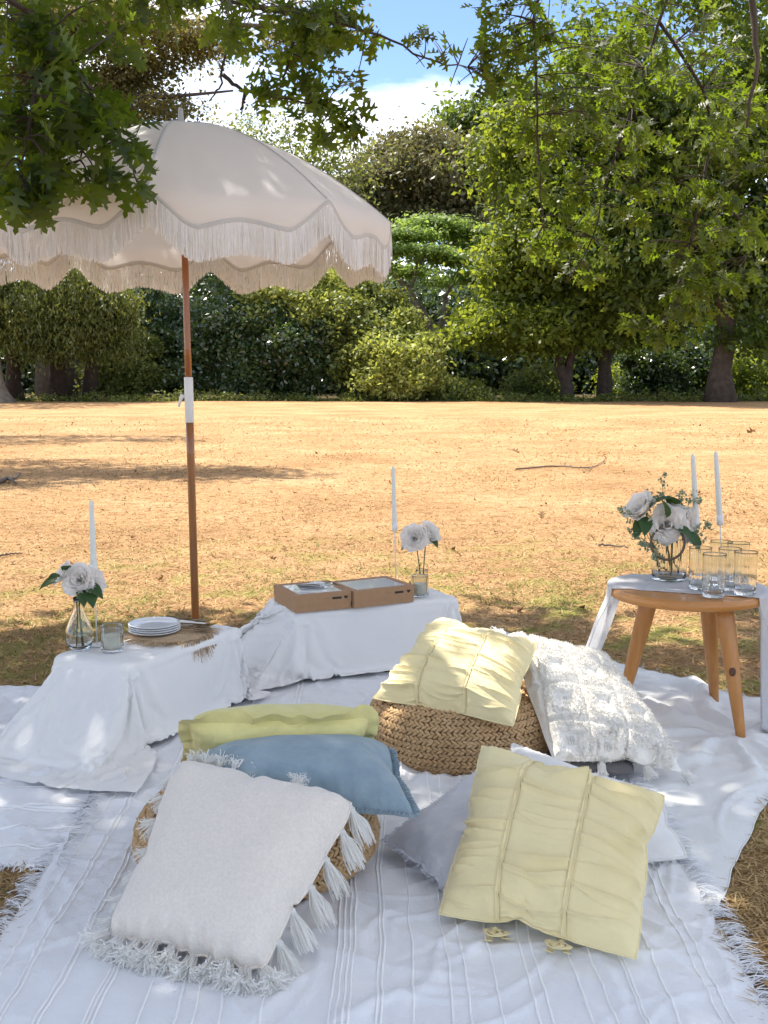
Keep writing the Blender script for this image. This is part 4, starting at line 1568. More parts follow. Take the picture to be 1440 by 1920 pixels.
for ia in range(0, 5):
    for ib in range(0, 4):
        A, B_ = ia + 0.5, ib + 0.5
        a, b = (A - .25) / 3.6, (B_ - .15) / 3.8
        tt = (b + 0.10 * a) / (1 + 0.022)
        ss = a - 0.22 * tt
        if not (0.12 < ss < 0.93 and 0.06 < tt < 0.94):
            continue
        mb = MB()
        for q in (-0.018, 0, 0.018):
            for r in (-0.012, 0.012):
                st = np.array([ss + q, ss + q + 0.004, ss + q + 0.002])
                tv = np.array([tt + r - .012, tt + r, tt + r + .012])
                V, F = tube(C.at(st, tv, 0.003), [0.0022, 0.0034, 0.0022], 6)
                mb.put(V, F)
        mb.add('motif', M_TRIMWHITE, t)
for k, (sx, tx) in enumerate(((1.0, 1.0), (0.72, 1.0), (0.38, 1.0), (0.0, 0.0), (0.03, 0.02))):
    tassel(t, C.at(np.array(sx), np.array(tx)), np.array([0.55 - 0.3 * k, -0.4, -0.5]) if k < 3 else np.array([-0.3, 0.4, 0.1]), 0.05, 90, 0.018, 0.7, 500 + k, 0.3)

# --- flat grey cushion under it, lavender one and white one behind the front yellow cushion
cc = Z((1020, 1405, .055), (1200, 1400, .055), (1190, 1452, .045), (1030, 1448, .045))
t = thing('flat_cushion', 'dark grey flat cushion showing under the tufted cushion', 'cushion', base_of(cc))
C = Cushion('soft', cc, 0.03, 0.02, 50, 0)
C.body('cover', plain('dark_grey_cloth', (0.12, 0.115, 0.115), 0.9, var=.1), t)
cc = Z((945, 1405, .15), (1140, 1560, .10), (868, 1706, .028), (720, 1572, .045))
t = thing('linen_cushion', 'grey lavender linen cushion lying under the front yellow cushion', 'cushion', base_of(cc))
C = Cushion('soft', cc, 0.05, 0.035, 80, 0, disp=lambda s, t: 0.003 * fbm(s * 4, t * 4, 31, 3))
C.body('cover', M_LAVENDER, t)
fl, RV = flange(C, 0.007, M_LAVENDER, t, 0.001)
E, c0 = C.edge()
n = 900
i = rng.integers(0, len(E), n)
o_ = norm(E[i] - c0 + rng.standard_normal((n, 3)) * 0.05)
P = np.stack([E[i] + o_ * f for f in (0.002, 0.009, 0.014)], 1) + rng.standard_normal((n, 1, 3)) * 0.002
P[..., 2] = np.maximum(P[..., 2], top_z(P[..., 0].ravel(), P[..., 1].ravel()).reshape(n, 3) + .004)
V, F = ribbons(P, np.array([.0012, .0014, .001]), rand_unit(n))
add('frayed_edge', V, F, M_LAVENDER, t, smooth=False, kind='stuff')
cc = Z((958, 1390, .15), (1236, 1490, .10), (1294, 1608, .035), (960, 1650, .03))
t = thing('linen_cushion', 'white linen cushion peeking out right behind the front yellow one', 'cushion', base_of(cc))
C = Cushion('firm', cc, 0.042, 0.04, 70, 1, disp=lambda s, t: 0.002 * fbm(s * 6, t * 6, 33, 3))
C.body('cover', M_WHITELINEN, t)
E, c0 = C.edge()
V, F = tube(np.concatenate([E, E[:1]]), 0.004, 6)
add('piping', V, F, M_WHITELINEN, t)
n = 500
i = rng.integers(0, len(E), n)
o_ = norm(E[i] - c0 + rng.standard_normal((n, 3)) * 0.06)
P = np.stack([E[i] + o_ * f for f in (0.003, 0.008, 0.012)], 1) + rng.standard_normal((n, 1, 3)) * 0.002
P[..., 2] = np.maximum(P[..., 2], top_z(P[..., 0].ravel(), P[..., 1].ravel()).reshape(n, 3) + .004)
V, F = ribbons(P, np.array([.0012, .0014, .001]), rand_unit(n))
add('frayed_edge', V, F, M_WHITELINEN, t, smooth=False, kind='stuff')

# ------------------------------------------------------------------ fringed parasol
pb = at_z(367, 1176, 0)
t = thing('parasol', 'cream fringed beach parasol with scalloped edge on a wooden pole', 'parasol', (pb[0], pb[1], 0))
PB = np.array([pb[0], pb[1], 0.0])
tilt = math.radians(0.3)
lean = math.radians(-0.35)
ez = norm(np.array([math.sin(lean), -math.sin(tilt), math.cos(tilt)]))
ex = norm(np.array([1.0, 0, 0]) - ez * ez[0])
ey = np.cross(ez, ex)
UM = np.stack([ex, ey, ez], 1)


def um(P):
    return np.asarray(P, float) @ UM.T + PB


R_RIB, Z_TOP, DROP = 0.94, 2.315, 0.43
PHI0 = math.radians(-88)
NPAN = 8


def dome_z(r):
    q = r / R_RIB
    return Z_TOP - DROP * (0.10 * q + 0.90 * q ** 1.95)


pole = um(np.array([(0, 0, z) for z in np.linspace(-0.25, 1.0, 8)]))
V, F = tube(pole, 0.0185, 16)
add('lower_pole', V, F, M_POLE, t)
V, F = tube(um(np.array([(0, 0, z) for z in np.linspace(1.15, 2.30, 8)])), 0.0155, 16)
add('upper_pole', V, F, wood('varnished_pole_red', (0.25, 0.075, 0.016), (0.36, 0.13, 0.03), (14, 14, 1), 4, 0.35, 0.4), t)
V, F = tube(um(np.array([(0, 0, z) for z in (0.975, 0.978, 1.10, 1.182, 1.185)])), [0.0195, 0.0208, 0.0208, 0.0208, 0.0195], 18)
col = add('collar', V, F, M_WPLASTIC, t)
k0 = np.array([-0.02, 0, 1.095])
mb = MB()
V, F = tube(um(k0 + np.array([(0.006, 0, 0), (-0.004, 0, 0), (-0.016, 0, 0), (-0.020, 0, 0)])), [0.008, 0.0075, 0.012, 0.010], 12)
mb.put(V, F)
V, F = tube(um(k0 + np.array([(-0.012, -.002, 0.012), (-0.017, -.004, -0.008), (-0.024, -.006, -0.032), (-0.028, -.006, -0.046)])), [0.0065, 0.0085, 0.006, 0.005], 10)
mb.put(V, F)
mb.add('tightening_knob', M_WPLASTIC, col)
V, F = lathe([(0.0, 0.075), (0.008, 0.074), (0.011, 0.068), (0.013, 0.03), (0.017, 0.012), (0.019, 0.0), (0.012, -0.02)][::-1], 20)
add('finial', um(V + [0, 0, Z_TOP - 0.004]), F, plain('grey_plastic', (0.42, 0.43, 0.43), 0.4), t)
V, F = lathe([(0.016, 0), (0.032, 0.002), (0.034, 0.03), (0.03, 0.045), (0.016, 0.048)], 20)
add('hub', um(V + [0, 0, 1.80]), F, M_WPLASTIC, t)


def valance_len(q):
    "depth of the scalloped edge below the rim, q 0..1 between two ribs"
    e = np.minimum(q, 1 - q)
    return 0.016 + 0.126 * smooth(0.0, 0.26, e) ** 0.75 - 0.034 * smooth(0.22, 0.5, e)


def panel_point(q, f, k):
    "q across the panel, f 0 apex .. 1 rim"
    a = 2 * math.pi / NPAN
    ph = (q - 0.5) * a
    chord = math.cos(a / 2) / np.cos(ph)
    r = R_RIB * f * (0.25 + 0.75 * chord)
    # cloth sags a touch between the ribs
    z = dome_z(R_RIB * f) - 0.012 * np.sin(np.pi * q) * np.sin(np.pi * np.clip(f, 0, 1)) * f
    th = PHI0 + k * a + a / 2 + ph
    return np.stack([r * np.cos(th), r * np.sin(th), z], -1), th, r


for k in range(NPAN):
    nq, nf, nv = 41, 24, 9
    q, f = np.meshgrid(np.linspace(0, 1, nq), np.linspace(0.02, 1, nf), indexing='ij')
    P, th, r = panel_point(q, f, k)
    qe = np.linspace(0, 1, nq)
    Pe, the, re_ = panel_point(qe, np.ones(nq), k)
    vl_ = valance_len(qe) * (1 + 0.05 * vnoise(qe * 3 + k * 7, qe * 0 + k, 5))
    # the hanging flap: turns from the dome's slope to straight down
    Fl = []
    slope = norm(np.stack([np.cos(the), np.sin(the), np.full(nq, -1.05)], -1))
    for s in np.linspace(0, 1, nv)[1:]:
        d = norm(slope * (1 - s * 0.75) + np.array([0, 0, -1.0]) * s * 0.9)
        Fl.append(Pe + d * (vl_ * s)[:, None] + np.stack([np.cos(the), np.sin(the), 0 * the], -1) * (0.004 * s * np.sin(qe * 21 + k * 2) + 0.006 * s * vnoise(qe * 4 + k * 3, qe * 0, 7))[:, None])
    G = np.concatenate([P, np.stack(Fl, 1)], 1)
    G[..., 2] += 0.0025 * fbm(q[:, :1] * 5 + k * 3 + 0 * G[..., 0], np.linspace(0, 6, G.shape[1])[None] + 0 * G[..., 0], k, 2)
    G[0], G[-1] = G[0] * 1, G[-1] * 1
    pan = add('canvas_panel', um(G.reshape(-1, 3)), grid_faces(*G.shape[:2]), M_CANVAS, t)
    edge = G[:, -1]
    rad = np.stack([np.cos(the), np.sin(the), 0 * the], -1)
    tng = norm(np.gradient(edge, axis=0))
    up = norm(G[:, -1] - G[:, -3])
    T = np.stack([edge - up * 0.016 + rad * 0.002, edge - up * 0.013 + rad * 0.0045, edge + rad * 0.004, edge + up * 0.004 + rad * 0.002], 1)
    add('trim', um(T.reshape(-1, 3)), grid_faces(nq, 4), M_TRIM, pan)
    # fringe: two layers of cord ends
    n = 640
    t0 = np.sort(rng.random(n)) * (nq - 1)
    # arc-length spread so that the steep sides get their share
    cum = np.concatenate([[0], np.cumsum(np.linalg.norm(np.diff(edge, axis=0), axis=1))])
    t0 = np.interp(np.linspace(0, 1, n) * cum[-1] + rng.standard_normal(n) * 0.0008, cum, np.arange(nq)).clip(0, nq - 1.001)
    i = t0.astype(int).clip(0, nq - 2)
    fr = (t0 - i)[:, None]
    S = edge[i] * (1 - fr) + edge[i + 1] * fr
    rd = rad[i]
    tg = np.stack([-rd[:, 1], rd[:, 0], 0 * rd[:, 0]], -1)
    L = 0.122 * (0.93 + 0.12 * rng.random(n))
    s = np.linspace(0, 1, 7)
    sw = 0.0045 * rng.standard_normal((n, 1)) * s[None] ** 1.5 + 0.0012 * np.sin(s * 9 + rng.random((n, 1)) * 6)
    P = S[:, None] + np.array([0, 0, -1.0]) * (L[:, None] * s)[..., None] + tg[:, None] * sw[..., None] + rd[:, None] * (0.003 + 0.005 * rng.standard_normal((n, 1)) * s - 0.005 * s)[..., None]
    V, F = ribbons(P, np.full(7, 0.0015), norm(tg + rd * 0.6 * rng.standard_normal((n, 1))))
    add('fringe', um(V), F, M_FRINGE, pan, smooth=False, kind='stuff')
    # rib under the canvas, its strut, and the seam over it
    a0 = PHI0 + k * 2 * math.pi / NPAN
    rr = np.linspace(0.03, R_RIB, 14)
    ribp = np.stack([rr * math.cos(a0), rr * math.sin(a0), dome_z(rr) - 0.007], -1)
    V, F = tube(um(ribp), 0.0035, 6)
    rib = add('rib', V, F, M_HOLDER, t)
    V, F = tube(um(np.array([(0.032 * math.cos(a0), 0.032 * math.sin(a0), 1.825), (0.5 * math.cos(a0), 0.5 * math.sin(a0), dome_z(0.5) - 0.012)])), 0.0032, 6)
    add('strut', V, F, M_HOLDER, rib)
    seam = []
    for w, h in ((-0.006, 0.001), (-0.004, 0.003), (0.004, 0.003), (0.006, 0.001)):
        seam.append(np.stack([rr * math.cos(a0) - w * math.sin(a0), rr * math.sin(a0) + w * math.cos(a0), dome_z(rr) + h], -1))
    seam = np.stack(seam, 1)
    add('seam', um(seam.reshape(-1, 3)), grid_faces(14, 4), M_TRIM, t)

# ------------------------------------------------------------------ wooden stool
SC, SH, SR = np.array([1.04, 3.69]), 0.475, 0.265
t = thing('wooden_stool', 'round honey coloured wooden stool carrying glasses and flowers', 'stool', (SC[0], SC[1], 0))
prof = [(0.0, -0.034), (SR - 0.03, -0.034), (SR - 0.006, -0.032), (SR, -0.026), (SR, -0.008), (SR - 0.008, -0.001), (SR - 0.02, 0.0), (0.0, 0.0)]
V, F = lathe(prof, 72, (SC[0], SC[1], SH))
add('top', V, F, M_STOOL, t)
legs = []
for fx, fy in ((1390, 1387), (1340, 1318), (1160, 1345)):
    foot = at_z(fx, fy, 0.006)
    d = norm(np.array([SC[0] - foot[0], SC[1] - foot[1]]))
    top = np.array([foot[0] + d[0] * 0.095, foot[1] + d[1] * 0.095, SH - 0.032])
    z = np.linspace(0, 1, 9)
    P = foot + (top - foot) * z[:, None]
    V, F = tube(P, np.interp(z, [0, .35, .75, 1], [0.0155, 0.022, 0.029, 0.031]), 18)
    legs.append((add('leg', V, F, M_STOOLLEG, t), P))
lo, P = legs[0]
kp = P[4] + norm(np.array([0, 0, CAM_H]) - P[4]) * 0.0268
nrm = norm(np.array([0, 0, CAM_H]) - P[4])
V, F = lathe([(0.0, 0.001), (0.0045, 0.0012), (0.009, 0.0006), (0.0115, -0.001)], 12)
a = norm(np.cross(nrm, [0, 0, 1]))
add('knot', (V * [1, 1.35, 1]) @ np.stack([a, np.cross(nrm, a), nrm], 1).T + kp, F, M_KNOT, lo)

# gauze runner lying across the stool and hanging at both ends
n1, n2, m = 46, 44, 46          # samples down a hanging end, across the top, over the width
ea = norm(np.array([0.94, -0.34]))
eb = np.array([-ea[1], ea[0]])
wv = np.linspace(-0.125, 0.165, m)
GR = []
hs = np.linspace(0, 0.60, n1)
drop_end = {}
for side in (-1, 1):
    P = np.zeros((n1, m, 3))
    for j, w in enumerate(wv):
        r_ = SR + 0.004
        c = math.sqrt(r_ ** 2 - w ** 2)
        ph = 8.5 * (w / 0.3) * 2 * math.pi / 2
        gather = 0.85 if side < 0 else 0.42
        for i, h in enumerate(hs):
            f = smooth(0.0, 0.16, h)
            out = c * (1 - 0.0 * f) + 0.006 * f
            # the rim curves away, the cloth hangs in one plane of folds
            out = out * (1 - 0.6 * f) + (SR * 0.975 + 0.006) * 0.6 * f
            out += 0.014 * math.sin(ph + side) * f + 0.006 * math.sin(ph * 2.3 + 2) * f + (0.40 if side < 0 else 0.05) * max(0, h - .05) ** 1.2
            ww = (w - 0.02) * (1 - (1 - gather) * smooth(0, .3, h)) + 0.02 + (0.10 if side < 0 else -0.03) * h
            xy = SC + ea * side * out + eb * ww
            P[i, j] = (xy[0], xy[1], SH + 0.003 - max(0, h - 0.004))
    # where it meets the blanket it runs on outwards
    for j in range(m):
        for i in range(n1):
            g = float(top_z(P[i, j, 0], P[i, j, 1])[0]) + 0.004
            if P[i, j, 2] < g:
                k_ = g - P[i, j, 2]
                P[i, j, :2] += ea * side * k_ * (0.75 if side < 0 else .25) + eb * k_ * (-.1 if side < 0 else -.5)
                P[i, j, 2] = float(top_z(P[i, j, 0], P[i, j, 1])[0]) + 0.004 + 0.010 * abs(math.sin(j * .45 + k_ * 14))
    GR.append(P)
top = np.zeros((n2, m, 3))
for j, w in enumerate(wv):
    c = math.sqrt((SR + .004) ** 2 - w ** 2)
    t_ = np.linspace(-c, c, n2)
    xy = SC + t_[:, None] * ea + w * eb
    top[:, j, :2] = xy
    top[:, j, 2] = SH + 0.003
top[..., 2] += 0.0035 * np.abs(fbm(top[..., 0] * 16, top[..., 1] * 26, 3, 3)) * smooth(0, .03, SR - np.hypot(top[..., 0] - SC[0], top[..., 1] - SC[1]))[...]
G = np.concatenate([GR[0][::-1][:-1], top, GR[1][1:]], 0)
n = len(G)
o = add('gauze_runner', G.reshape(-1, 3), grid_faces(n, m), M_GAUZE, loc=(SC[0], SC[1], SH))
tag(o, 'white gauze runner draped across the wooden stool down to the blanket', 'runner')
for e in (G[:, 0], G[:, -1]):
    V, F = tube(e, 0.0016, 5)
    add('hem', V, F, M_GAUZE, o)
fringe(G[-1, ::3], (-0.3, -1, 0), 160, 0.03, M_GAUZE, o, lambda x, y: top_z(x.ravel(), y.ravel()).reshape(x.shape))
TOPZ = SH + 0.0055


# ------------------------------------------------------------------ glass
def tumbler(label, p):
    R, H, seg = 0.0385, 0.142, 84
    k = 14
    outer = [(0.0, 0.0), (0.026, 0.0), (0.033, 0.002), (0.0352, 0.006)] + [(0.0355 + 0.003 * (z / H), z) for z in np.linspace(0.010, H - .002, 22)] + [(R - 0.0008, H)]
    inner = [(R - 0.0016, H - 0.0005)] + [(0.0332 + 0.003 * (z / H), z) for z in np.linspace(H - .004, 0.018, 12)] + [(0.028, 0.0135), (0.0, 0.012)]

    def mod(th, r, z):
        is_out = np.zeros(len(outer) + len(inner), bool)
        is_out[3:len(outer) - 1] = True
        fl = 0.0014 * np.abs(np.cos(th * k)) ** 0.6
        # leaf cuts round the lower third
        zz = (z - 0.006) / 0.048
        cut = np.maximum(0, 1 - zz) * (np.abs(np.sin(th * k / 2 + zz * 2.6)) ** 0.7 + np.abs(np.sin(th * k / 2 - zz * 2.6)) ** 0.7) * 0.0016
        return r - np.where(is_out[:, None], np.where(z < 0.054, cut, fl), 0)
    V, F = lathe(outer + inner, seg, p, mod)
    o = add('cut_glass', V, F, M_GLASS, loc=p)
    tag(o, label, 'glass', 'cut glass tumblers on the stool')


for x, y, lab in ((1311, 1104, 'cut glass tumbler at the left of the group, beside the vase'), (1337, 1119, 'cut glass tumbler standing nearest the stool front edge'),
                  (1366, 1106, 'cut glass tumbler in the middle of the group'), (1396, 1114, 'cut glass tumbler at the right end of the group'),
                  (1350, 1090, 'cut glass tumbler at the back of the group, left'), (1382, 1093, 'cut glass tumbler at the back of the group, right')):
    tumbler(lab, at_z(x, y, TOPZ))


def ribbed_jar(p, R, H, th, k, seg=96, depth=0.0012):
    outer = [(0.0, 0.0), (R - .006, 0.0), (R - .001, 0.003), (R, 0.007)] + [(R, z) for z in np.linspace(0.012, H - .003, 8)] + [(R - 0.001, H)]
    inner = [(R - th + .0006, H - .0006)] + [(R - th, z) for z in np.linspace(H - .004, 0.013, 6)] + [(R - th - .004, 0.009), (0.0, 0.008)]

    def mod(t_, r, z):
        m_ = np.zeros(len(outer) + len(inner), bool)
        m_[3:len(outer) - 1] = True
        return r - np.where(m_[:, None], depth * (1 - np.abs(np.cos(t_ * k / 2))), 0)
    return lathe(outer + inner, seg, p, mod)


def jar_candle(p, R, H, label):
    t = thing('jar_candle', label, 'candle', p, 'candles in ribbed glass jars')
    V, F = ribbed_jar(p, R, H, 0.0042, 28, 112, 0.0026)
    add('ribbed_jar', V, F, M_GLASS, t)
    V, F = lathe([(0.0, 0.0086), (R - .009, 0.0092), (R - .0048, 0.014), (R - .0048, H * 0.62), (R * .5, H * 0.615), (0.0, H * 0.61)], 40, p)
    wx = add('wax', V, F, M_WAX, t)
    V, F = tube(np.array(p) + np.array([(0, 0, H * .6), (0.001, 0, H * .68)]), 0.0012, 6)
    add('wick', V, F, M_WICK, wx)


def taper(x_base, y_base, z, px_top, py_top, px_bot, py_bot, label, hlabel, foot=True):
    "holder standing at a point, candle between two points seen in the photograph"
    p = at_z(x_base, y_base, z) if not isinstance(x_base, np.ndarray) else x_base
    top, bot = at_y(px_top, py_top, p[1]), at_y(px_bot, py_bot, p[1])
    ax = norm(top - bot)
    t = thing('candle_holder', hlabel, 'candle holder', p, 'thin white candle holders')
    V, F = lathe([(0.0, 0), (0.030, 0), (0.031, 0.0015), (0.030, 0.003), (0.006, 0.0045), (0.0, 0.0045)], 28, p)
    add('base', V, F, M_HOLDER, t)
    cup0 = bot - ax * 0.012
    V, F = tube(np.array([p + [0, 0, 0.003], (p + cup0) / 2, cup0]), 0.0022, 8)
    add('rod', V, F, M_HOLDER, t)
    V, F = tube(np.array([cup0 - ax * .001, cup0 + ax * 0.002, bot + ax * 0.022, bot + ax * 0.0225]), [0.009, 0.0118, 0.0122, 0.0105], 18)
    add('cup', V, F, M_HOLDER, t)
    L = np.linalg.norm(top - bot)
    s = np.array([0, .08, .5, .93, .975, .995, 1.0])
    c = add('taper_candle', *tube(bot + ax * (s * L)[:, None], [0.0108, 0.0108, 0.0094, 0.0078, 0.0066, 0.003, 0.001], 18), M_CANDLE, loc=bot)
    tag(c, label, 'candle', 'white taper candles')
    V, F = tube(np.array([top - ax * .002, top + ax * 0.006]), 0.0008, 6)
    add('wick', V, F, M_WICK, c)


ZL = TABLE_H + 0.0095
taper(182, 1210, ZL, 171, 938, 176, 1068, 'white taper candle at left behind the peonies', 'thin candle holder on the left low table behind the bulb vase')
cp = np.array([at_y(743, 1090, 4.64)[0], 4.635, ZL - .002])
taper(cp, 0, 0, 737, 874, 740, 990, 'white taper candle standing behind the card boxes', 'thin candle holder behind the right hand card box')
taper(1310, 1083, TOPZ, 1299, 852, 1306, 982, 'white taper candle on the stool, next to the vase', 'thin candle holder on the stool next to the vase')
taper(1353, 1082, TOPZ, 1342, 846, 1350, 978, 'white taper candle farthest right on the stool', 'thin candle holder at the back right of the stool')
jar_candle(at_z(211, 1220, ZL), 0.037, 0.088, 'cream candle in a ribbed glass on the left low table')
jar_candle(at_z(787, 1118, ZL), 0.036, 0.088, 'cream candle in a ribbed glass beside the card boxes')

# ------------------------------------------------------------------ plates, mat, cutlery
pc = at_z(290, 1190, ZL)
mc = at_z(322, 1192, ZL)
t = thing('jute_placemat', 'round woven jute placemat with long frayed rim under the plates', 'placemat', mc)
th = np.linspace(0, 2 * math.pi * 13, 700)
rr = 0.004 + th / th[-1] * 0.118
P = mc + np.stack([rr * np.cos(th), rr * np.sin(th), 0.0035 + 0.0007 * np.sin(th * 9)], -1)
V, F = tube(P, 0.0046, 6)
add('coil', V, F, M_MAT, t)
n = 620
a = rng.random(n) * 2 * math.pi
d = np.stack([np.cos(a), np.sin(a), 0 * a], -1)
L = 0.05 * (0.6 + 0.7 * rng.random(n))
s = np.linspace(0, 1, 7)
P = mc + d[:, None] * (0.114 + L[:, None] * s)[..., None] + rand_unit(n)[:, None] * (0.010 * s ** 1.4)[None, :, None]
u_, v_ = np.array([math.cos(LT_A), math.sin(LT_A)]), np.array([-math.sin(LT_A), math.cos(LT_A)])
rel = P[..., :2] - LT_C
off = np.maximum(-(rel @ v_) - 0.15, 0)
P[..., 2] = np.maximum(mc[2] + 0.004 + 0.006 * rng.random((n, 1)) * np.sin(s * 3), mc[2] + 0.002) - off * 1.4
P[..., :2] += (np.minimum(off, 1) * 0.62)[..., None] * v_
V, F = ribbons(P, np.full(7, 0.0013), rand_unit(n))
add('frayed_rim', V, F, M_MAT, t, smooth=False, kind='stuff')
for k, lab in enumerate(('lowest', 'second from the bottom', 'third from the bottom', 'topmost')):
    z = ZL + 0.008 + k * 0.0082
    c = np.array([pc[0] + 0.002 * rng.standard_normal(), pc[1] + 0.002 * rng.standard_normal(), z])
    R = 0.090
    V, F = lathe([(0.0, 0.0), (R * .62, 0.0), (R * .66, 0.001), (R * .9, 0.006), (R, 0.0118), (R + .0008, 0.0128), (R - .001, 0.0135), (R * .88, 0.0085), (R * .66, 0.0042), (R * .5, 0.0032), (0.0, 0.003)], 64, c)
    o = add('side_plate', V, F, M_PLATE, loc=c)
    tag(o, 'white round plate, ' + lab + ' of the stack of four', 'plate', 'stack of white plates')


def cutlery(kind, p0, p1, z, label, mat=M_GOLD, group='gold cutlery beside the plates', wide=1.6):
    p0, p1 = np.array([*p0, z]), np.array([*p1, z])
    d = norm(p1 - p0)
    sd = np.cross([0, 0, 1.0], d)
    L = np.linalg.norm(p1 - p0)
    t = thing('table_' + kind, label, kind, (p0 + p1) / 2, group)

    def strip(s, w, h, name, mt, par, sh=0.0):
        mb = MB()
        s, w, h = (np.array(q, float) for q in (s, w, h))
        w = w * wide
        sh = sh * wide
        c = p0 + d * (s * L)[:, None] + sd * sh
        rows = [c + sd * (w * f)[:, None] + np.array([0, 0, 1.0]) * (h + g)[:, None] for f, g in ((-1, 0.0), (-.6, .0022), (.6, .0022), (1, 0.0), (.6, -.001), (-.6, -.001))]
        V = np.stack(rows, 1)
        F = [tuple(f) for f in grid_faces(len(s), 6, True)] + [tuple(range(6)), tuple((len(s) - 1) * 6 + i for i in reversed(range(6)))]
        mb.put(V.reshape(-1, 3), F)
        return mb.add(name, mt, par)
    strip([0, .03, .3, .52, .62], [.0035, .006, .0048, .0032, .0028], [.003, .003, .0035, .005, .005], 'handle', mat, t)
    if kind == 'knife':
        strip([.6, .66, .85, .95, 1], [.003, .0085, .0095, .008, .002], [.005, .005, .005, .005, .005], 'blade', M_GOLD if mat is M_GOLD else M_STEEL, t)
    else:
        hd = strip([.6, .68, .76, .8], [.0028, .009, .011, .0108], [.005, .003, .003, .004], 'head', M_GOLD if mat is M_GOLD else M_STEEL, t)
        for q in (-.0084, -.0028, .0028, .0084):
            strip([.79, .9, 1], [.0017, .0015, .0009], [.004, .005, .009], 'tine', M_GOLD if mat is M_GOLD else M_STEEL, hd, q)


M_STEEL = plain('polished_steel', (0.6, 0.6, 0.58), 0.2, 1.0)
for k, (a, b, kind, lab, dz) in enumerate((((308, 1168), (396, 1176), 'fork', 'gold fork nearest the back rim of the jute mat', 0.016), ((312, 1176), (402, 1183), 'fork', 'gold fork between other cutlery on the jute mat', 0.015),
                                          ((316, 1183), (396, 1190), 'knife', 'gold knife nearest the front rim of the jute mat', 0.012), ((312, 1170), (392, 1181), 'knife', 'gold knife lying on top of the gold forks', 0.026))):
    cutlery(kind, at_z(*a, ZL)[:2], at_z(*b, ZL)[:2], ZL + dz, lab)

# ------------------------------------------------------------------ card boxes with window lids
def card_box(label, fl, fr, z0, H, depth):
    fl, fr = np.array([fl[0], fl[1], z0]), np.array([fr[0], fr[1], z0])
    ux = norm(fr - fl)
    uy = np.array([-ux[1], ux[0], 0])
    w = np.linalg.norm(fr - fl)
    c = (fl + fr) / 2 + uy * depth / 2
    t = thing('card_box', label, 'box', c, 'brown card boxes with window lids')
    uz = np.array([0, 0, 1.0])
    V, F = box(c + uz * H * .22, ux * w * .493, uy * depth * .493, uz * H * .22, 0.001)
    add('tray', V, F, M_CARD, t, smooth=False)
    # lid: four walls and a frame round the window
    zl = H * .69
    hh = H * .31
    e = 0.002
    for s in (1, -1):
        V, F = box(c + uz * zl + uy * s * (depth / 2 - e / 2), ux * w / 2, uy * e / 2, uz * hh)
        add('lid_wall', V, F, M_CARD, t, smooth=False)
        V, F = box(c + uz * zl + ux * s * (w / 2 - e / 2), ux * e / 2, uy * (depth / 2 - e), uz * hh)
        add('lid_wall', V, F, M_CARD, t, smooth=False)
    fw = 0.024
    lid = None
    for s in (1, -1):
        V, F = box(c + uz * (H + .001) + uy * s * (depth / 2 - fw / 2), ux * (w / 2 + .0004), uy * (fw / 2 + .0004), uz * .001)
        add('lid_frame', V, F, M_CARD, t, smooth=False)
        V, F = box(c + uz * (H + .001) + ux * s * (w / 2 - fw / 2), ux * fw / 2, uy * (depth / 2 - fw - .0004), uz * .001)
        lid = add('lid_frame', V, F, M_CARD, t, smooth=False)
    V, F = box(c + uz * (H - .0005), ux * (w / 2 - fw - .0003), uy * (depth / 2 - fw - .0006), uz * .0005)
    add('lid_window', V, F, M_FILM, t, smooth=False)
    # dark printed block and heart on the front, paler words beside them
    f0 = c - uy * (depth / 2 + .0006)
    V, F = box(f0 + ux * w * .24 + uz * H * .70, ux * .0195, uy * .0004, uz * .0044)
    add('printed_block', V, F, M_INK, t, smooth=False)
    a = np.linspace(0, 2 * math.pi, 25)[:-1]
    hx, hz = 16 * np.sin(a) ** 3, 13 * np.cos(a) - 5 * np.cos(2 * a) - 2 * np.cos(3 * a) - np.cos(4 * a)
    Pf = f0 + ux * w * .40 + uz * H * .71 + (ux[None] * hx[:, None] * .00055 + uz[None] * hz[:, None] * .0005)
    n = len(a)
    V = np.concatenate([Pf - uy * .0004, Pf + uy * .0004])
    F = [tuple(range(n)), tuple(reversed(range(n, 2 * n)))] + [(i, n + i, n + (i + 1) % n, (i + 1) % n) for i in range(n)]
    add('printed_heart', V, F, M_INK, t, smooth=False)
    for q in range(5):
        V, F = box(f0 + ux * (w * .02 + q * .006) + uz * H * (.73 - .02 * (q % 2)), ux * .0018, uy * .0003, uz * .0013)
        add('printed_word', V, F, M_INKPALE, t, smooth=False)
    return c, ux, uy


BZ = TABLE_H + 0.009
b1 = card_box('brown card box with napkin and cutlery on its window lid', at_z(553, 1150, BZ)[:2], at_z(659, 1140, BZ)[:2], BZ, 0.066, 0.255)
b2 = card_box('brown card box with nothing on its window lid, beside the candle', at_z(664, 1141, BZ)[:2], at_z(777, 1128, BZ)[:2], BZ, 0.066, 0.235)
c, ux, uy = b1
zt = BZ + 0.0705
q = np.linspace(-1, 1, 30)
A, B = np.meshgrid(q, q, indexing='ij')
hgt = 0.003 + 0.013 * np.exp(-((B - .2) / .55) ** 2) * (1 - A ** 2).clip(0) ** .4 * (0.75 + 0.5 * np.abs(fbm(A * 2.5, B * 3, 3, 3))) * (0.3 + 0.7 * smooth(-.9, .2, A))
Pn = c + ux * (0.01 + 0.055 * A * (1 - .12 * B) + .006 * np.sin(B * 4))[..., None] + uy * (0.022 + 0.042 * B + .01 * A)[..., None]
Pn[..., 2] = zt + hgt
o = add('napkin', Pn.reshape(-1, 3), grid_faces(30, 30), M_WHITELINEN, loc=c)
tag(o, 'small crumpled white napkin on the left card box', 'napkin')
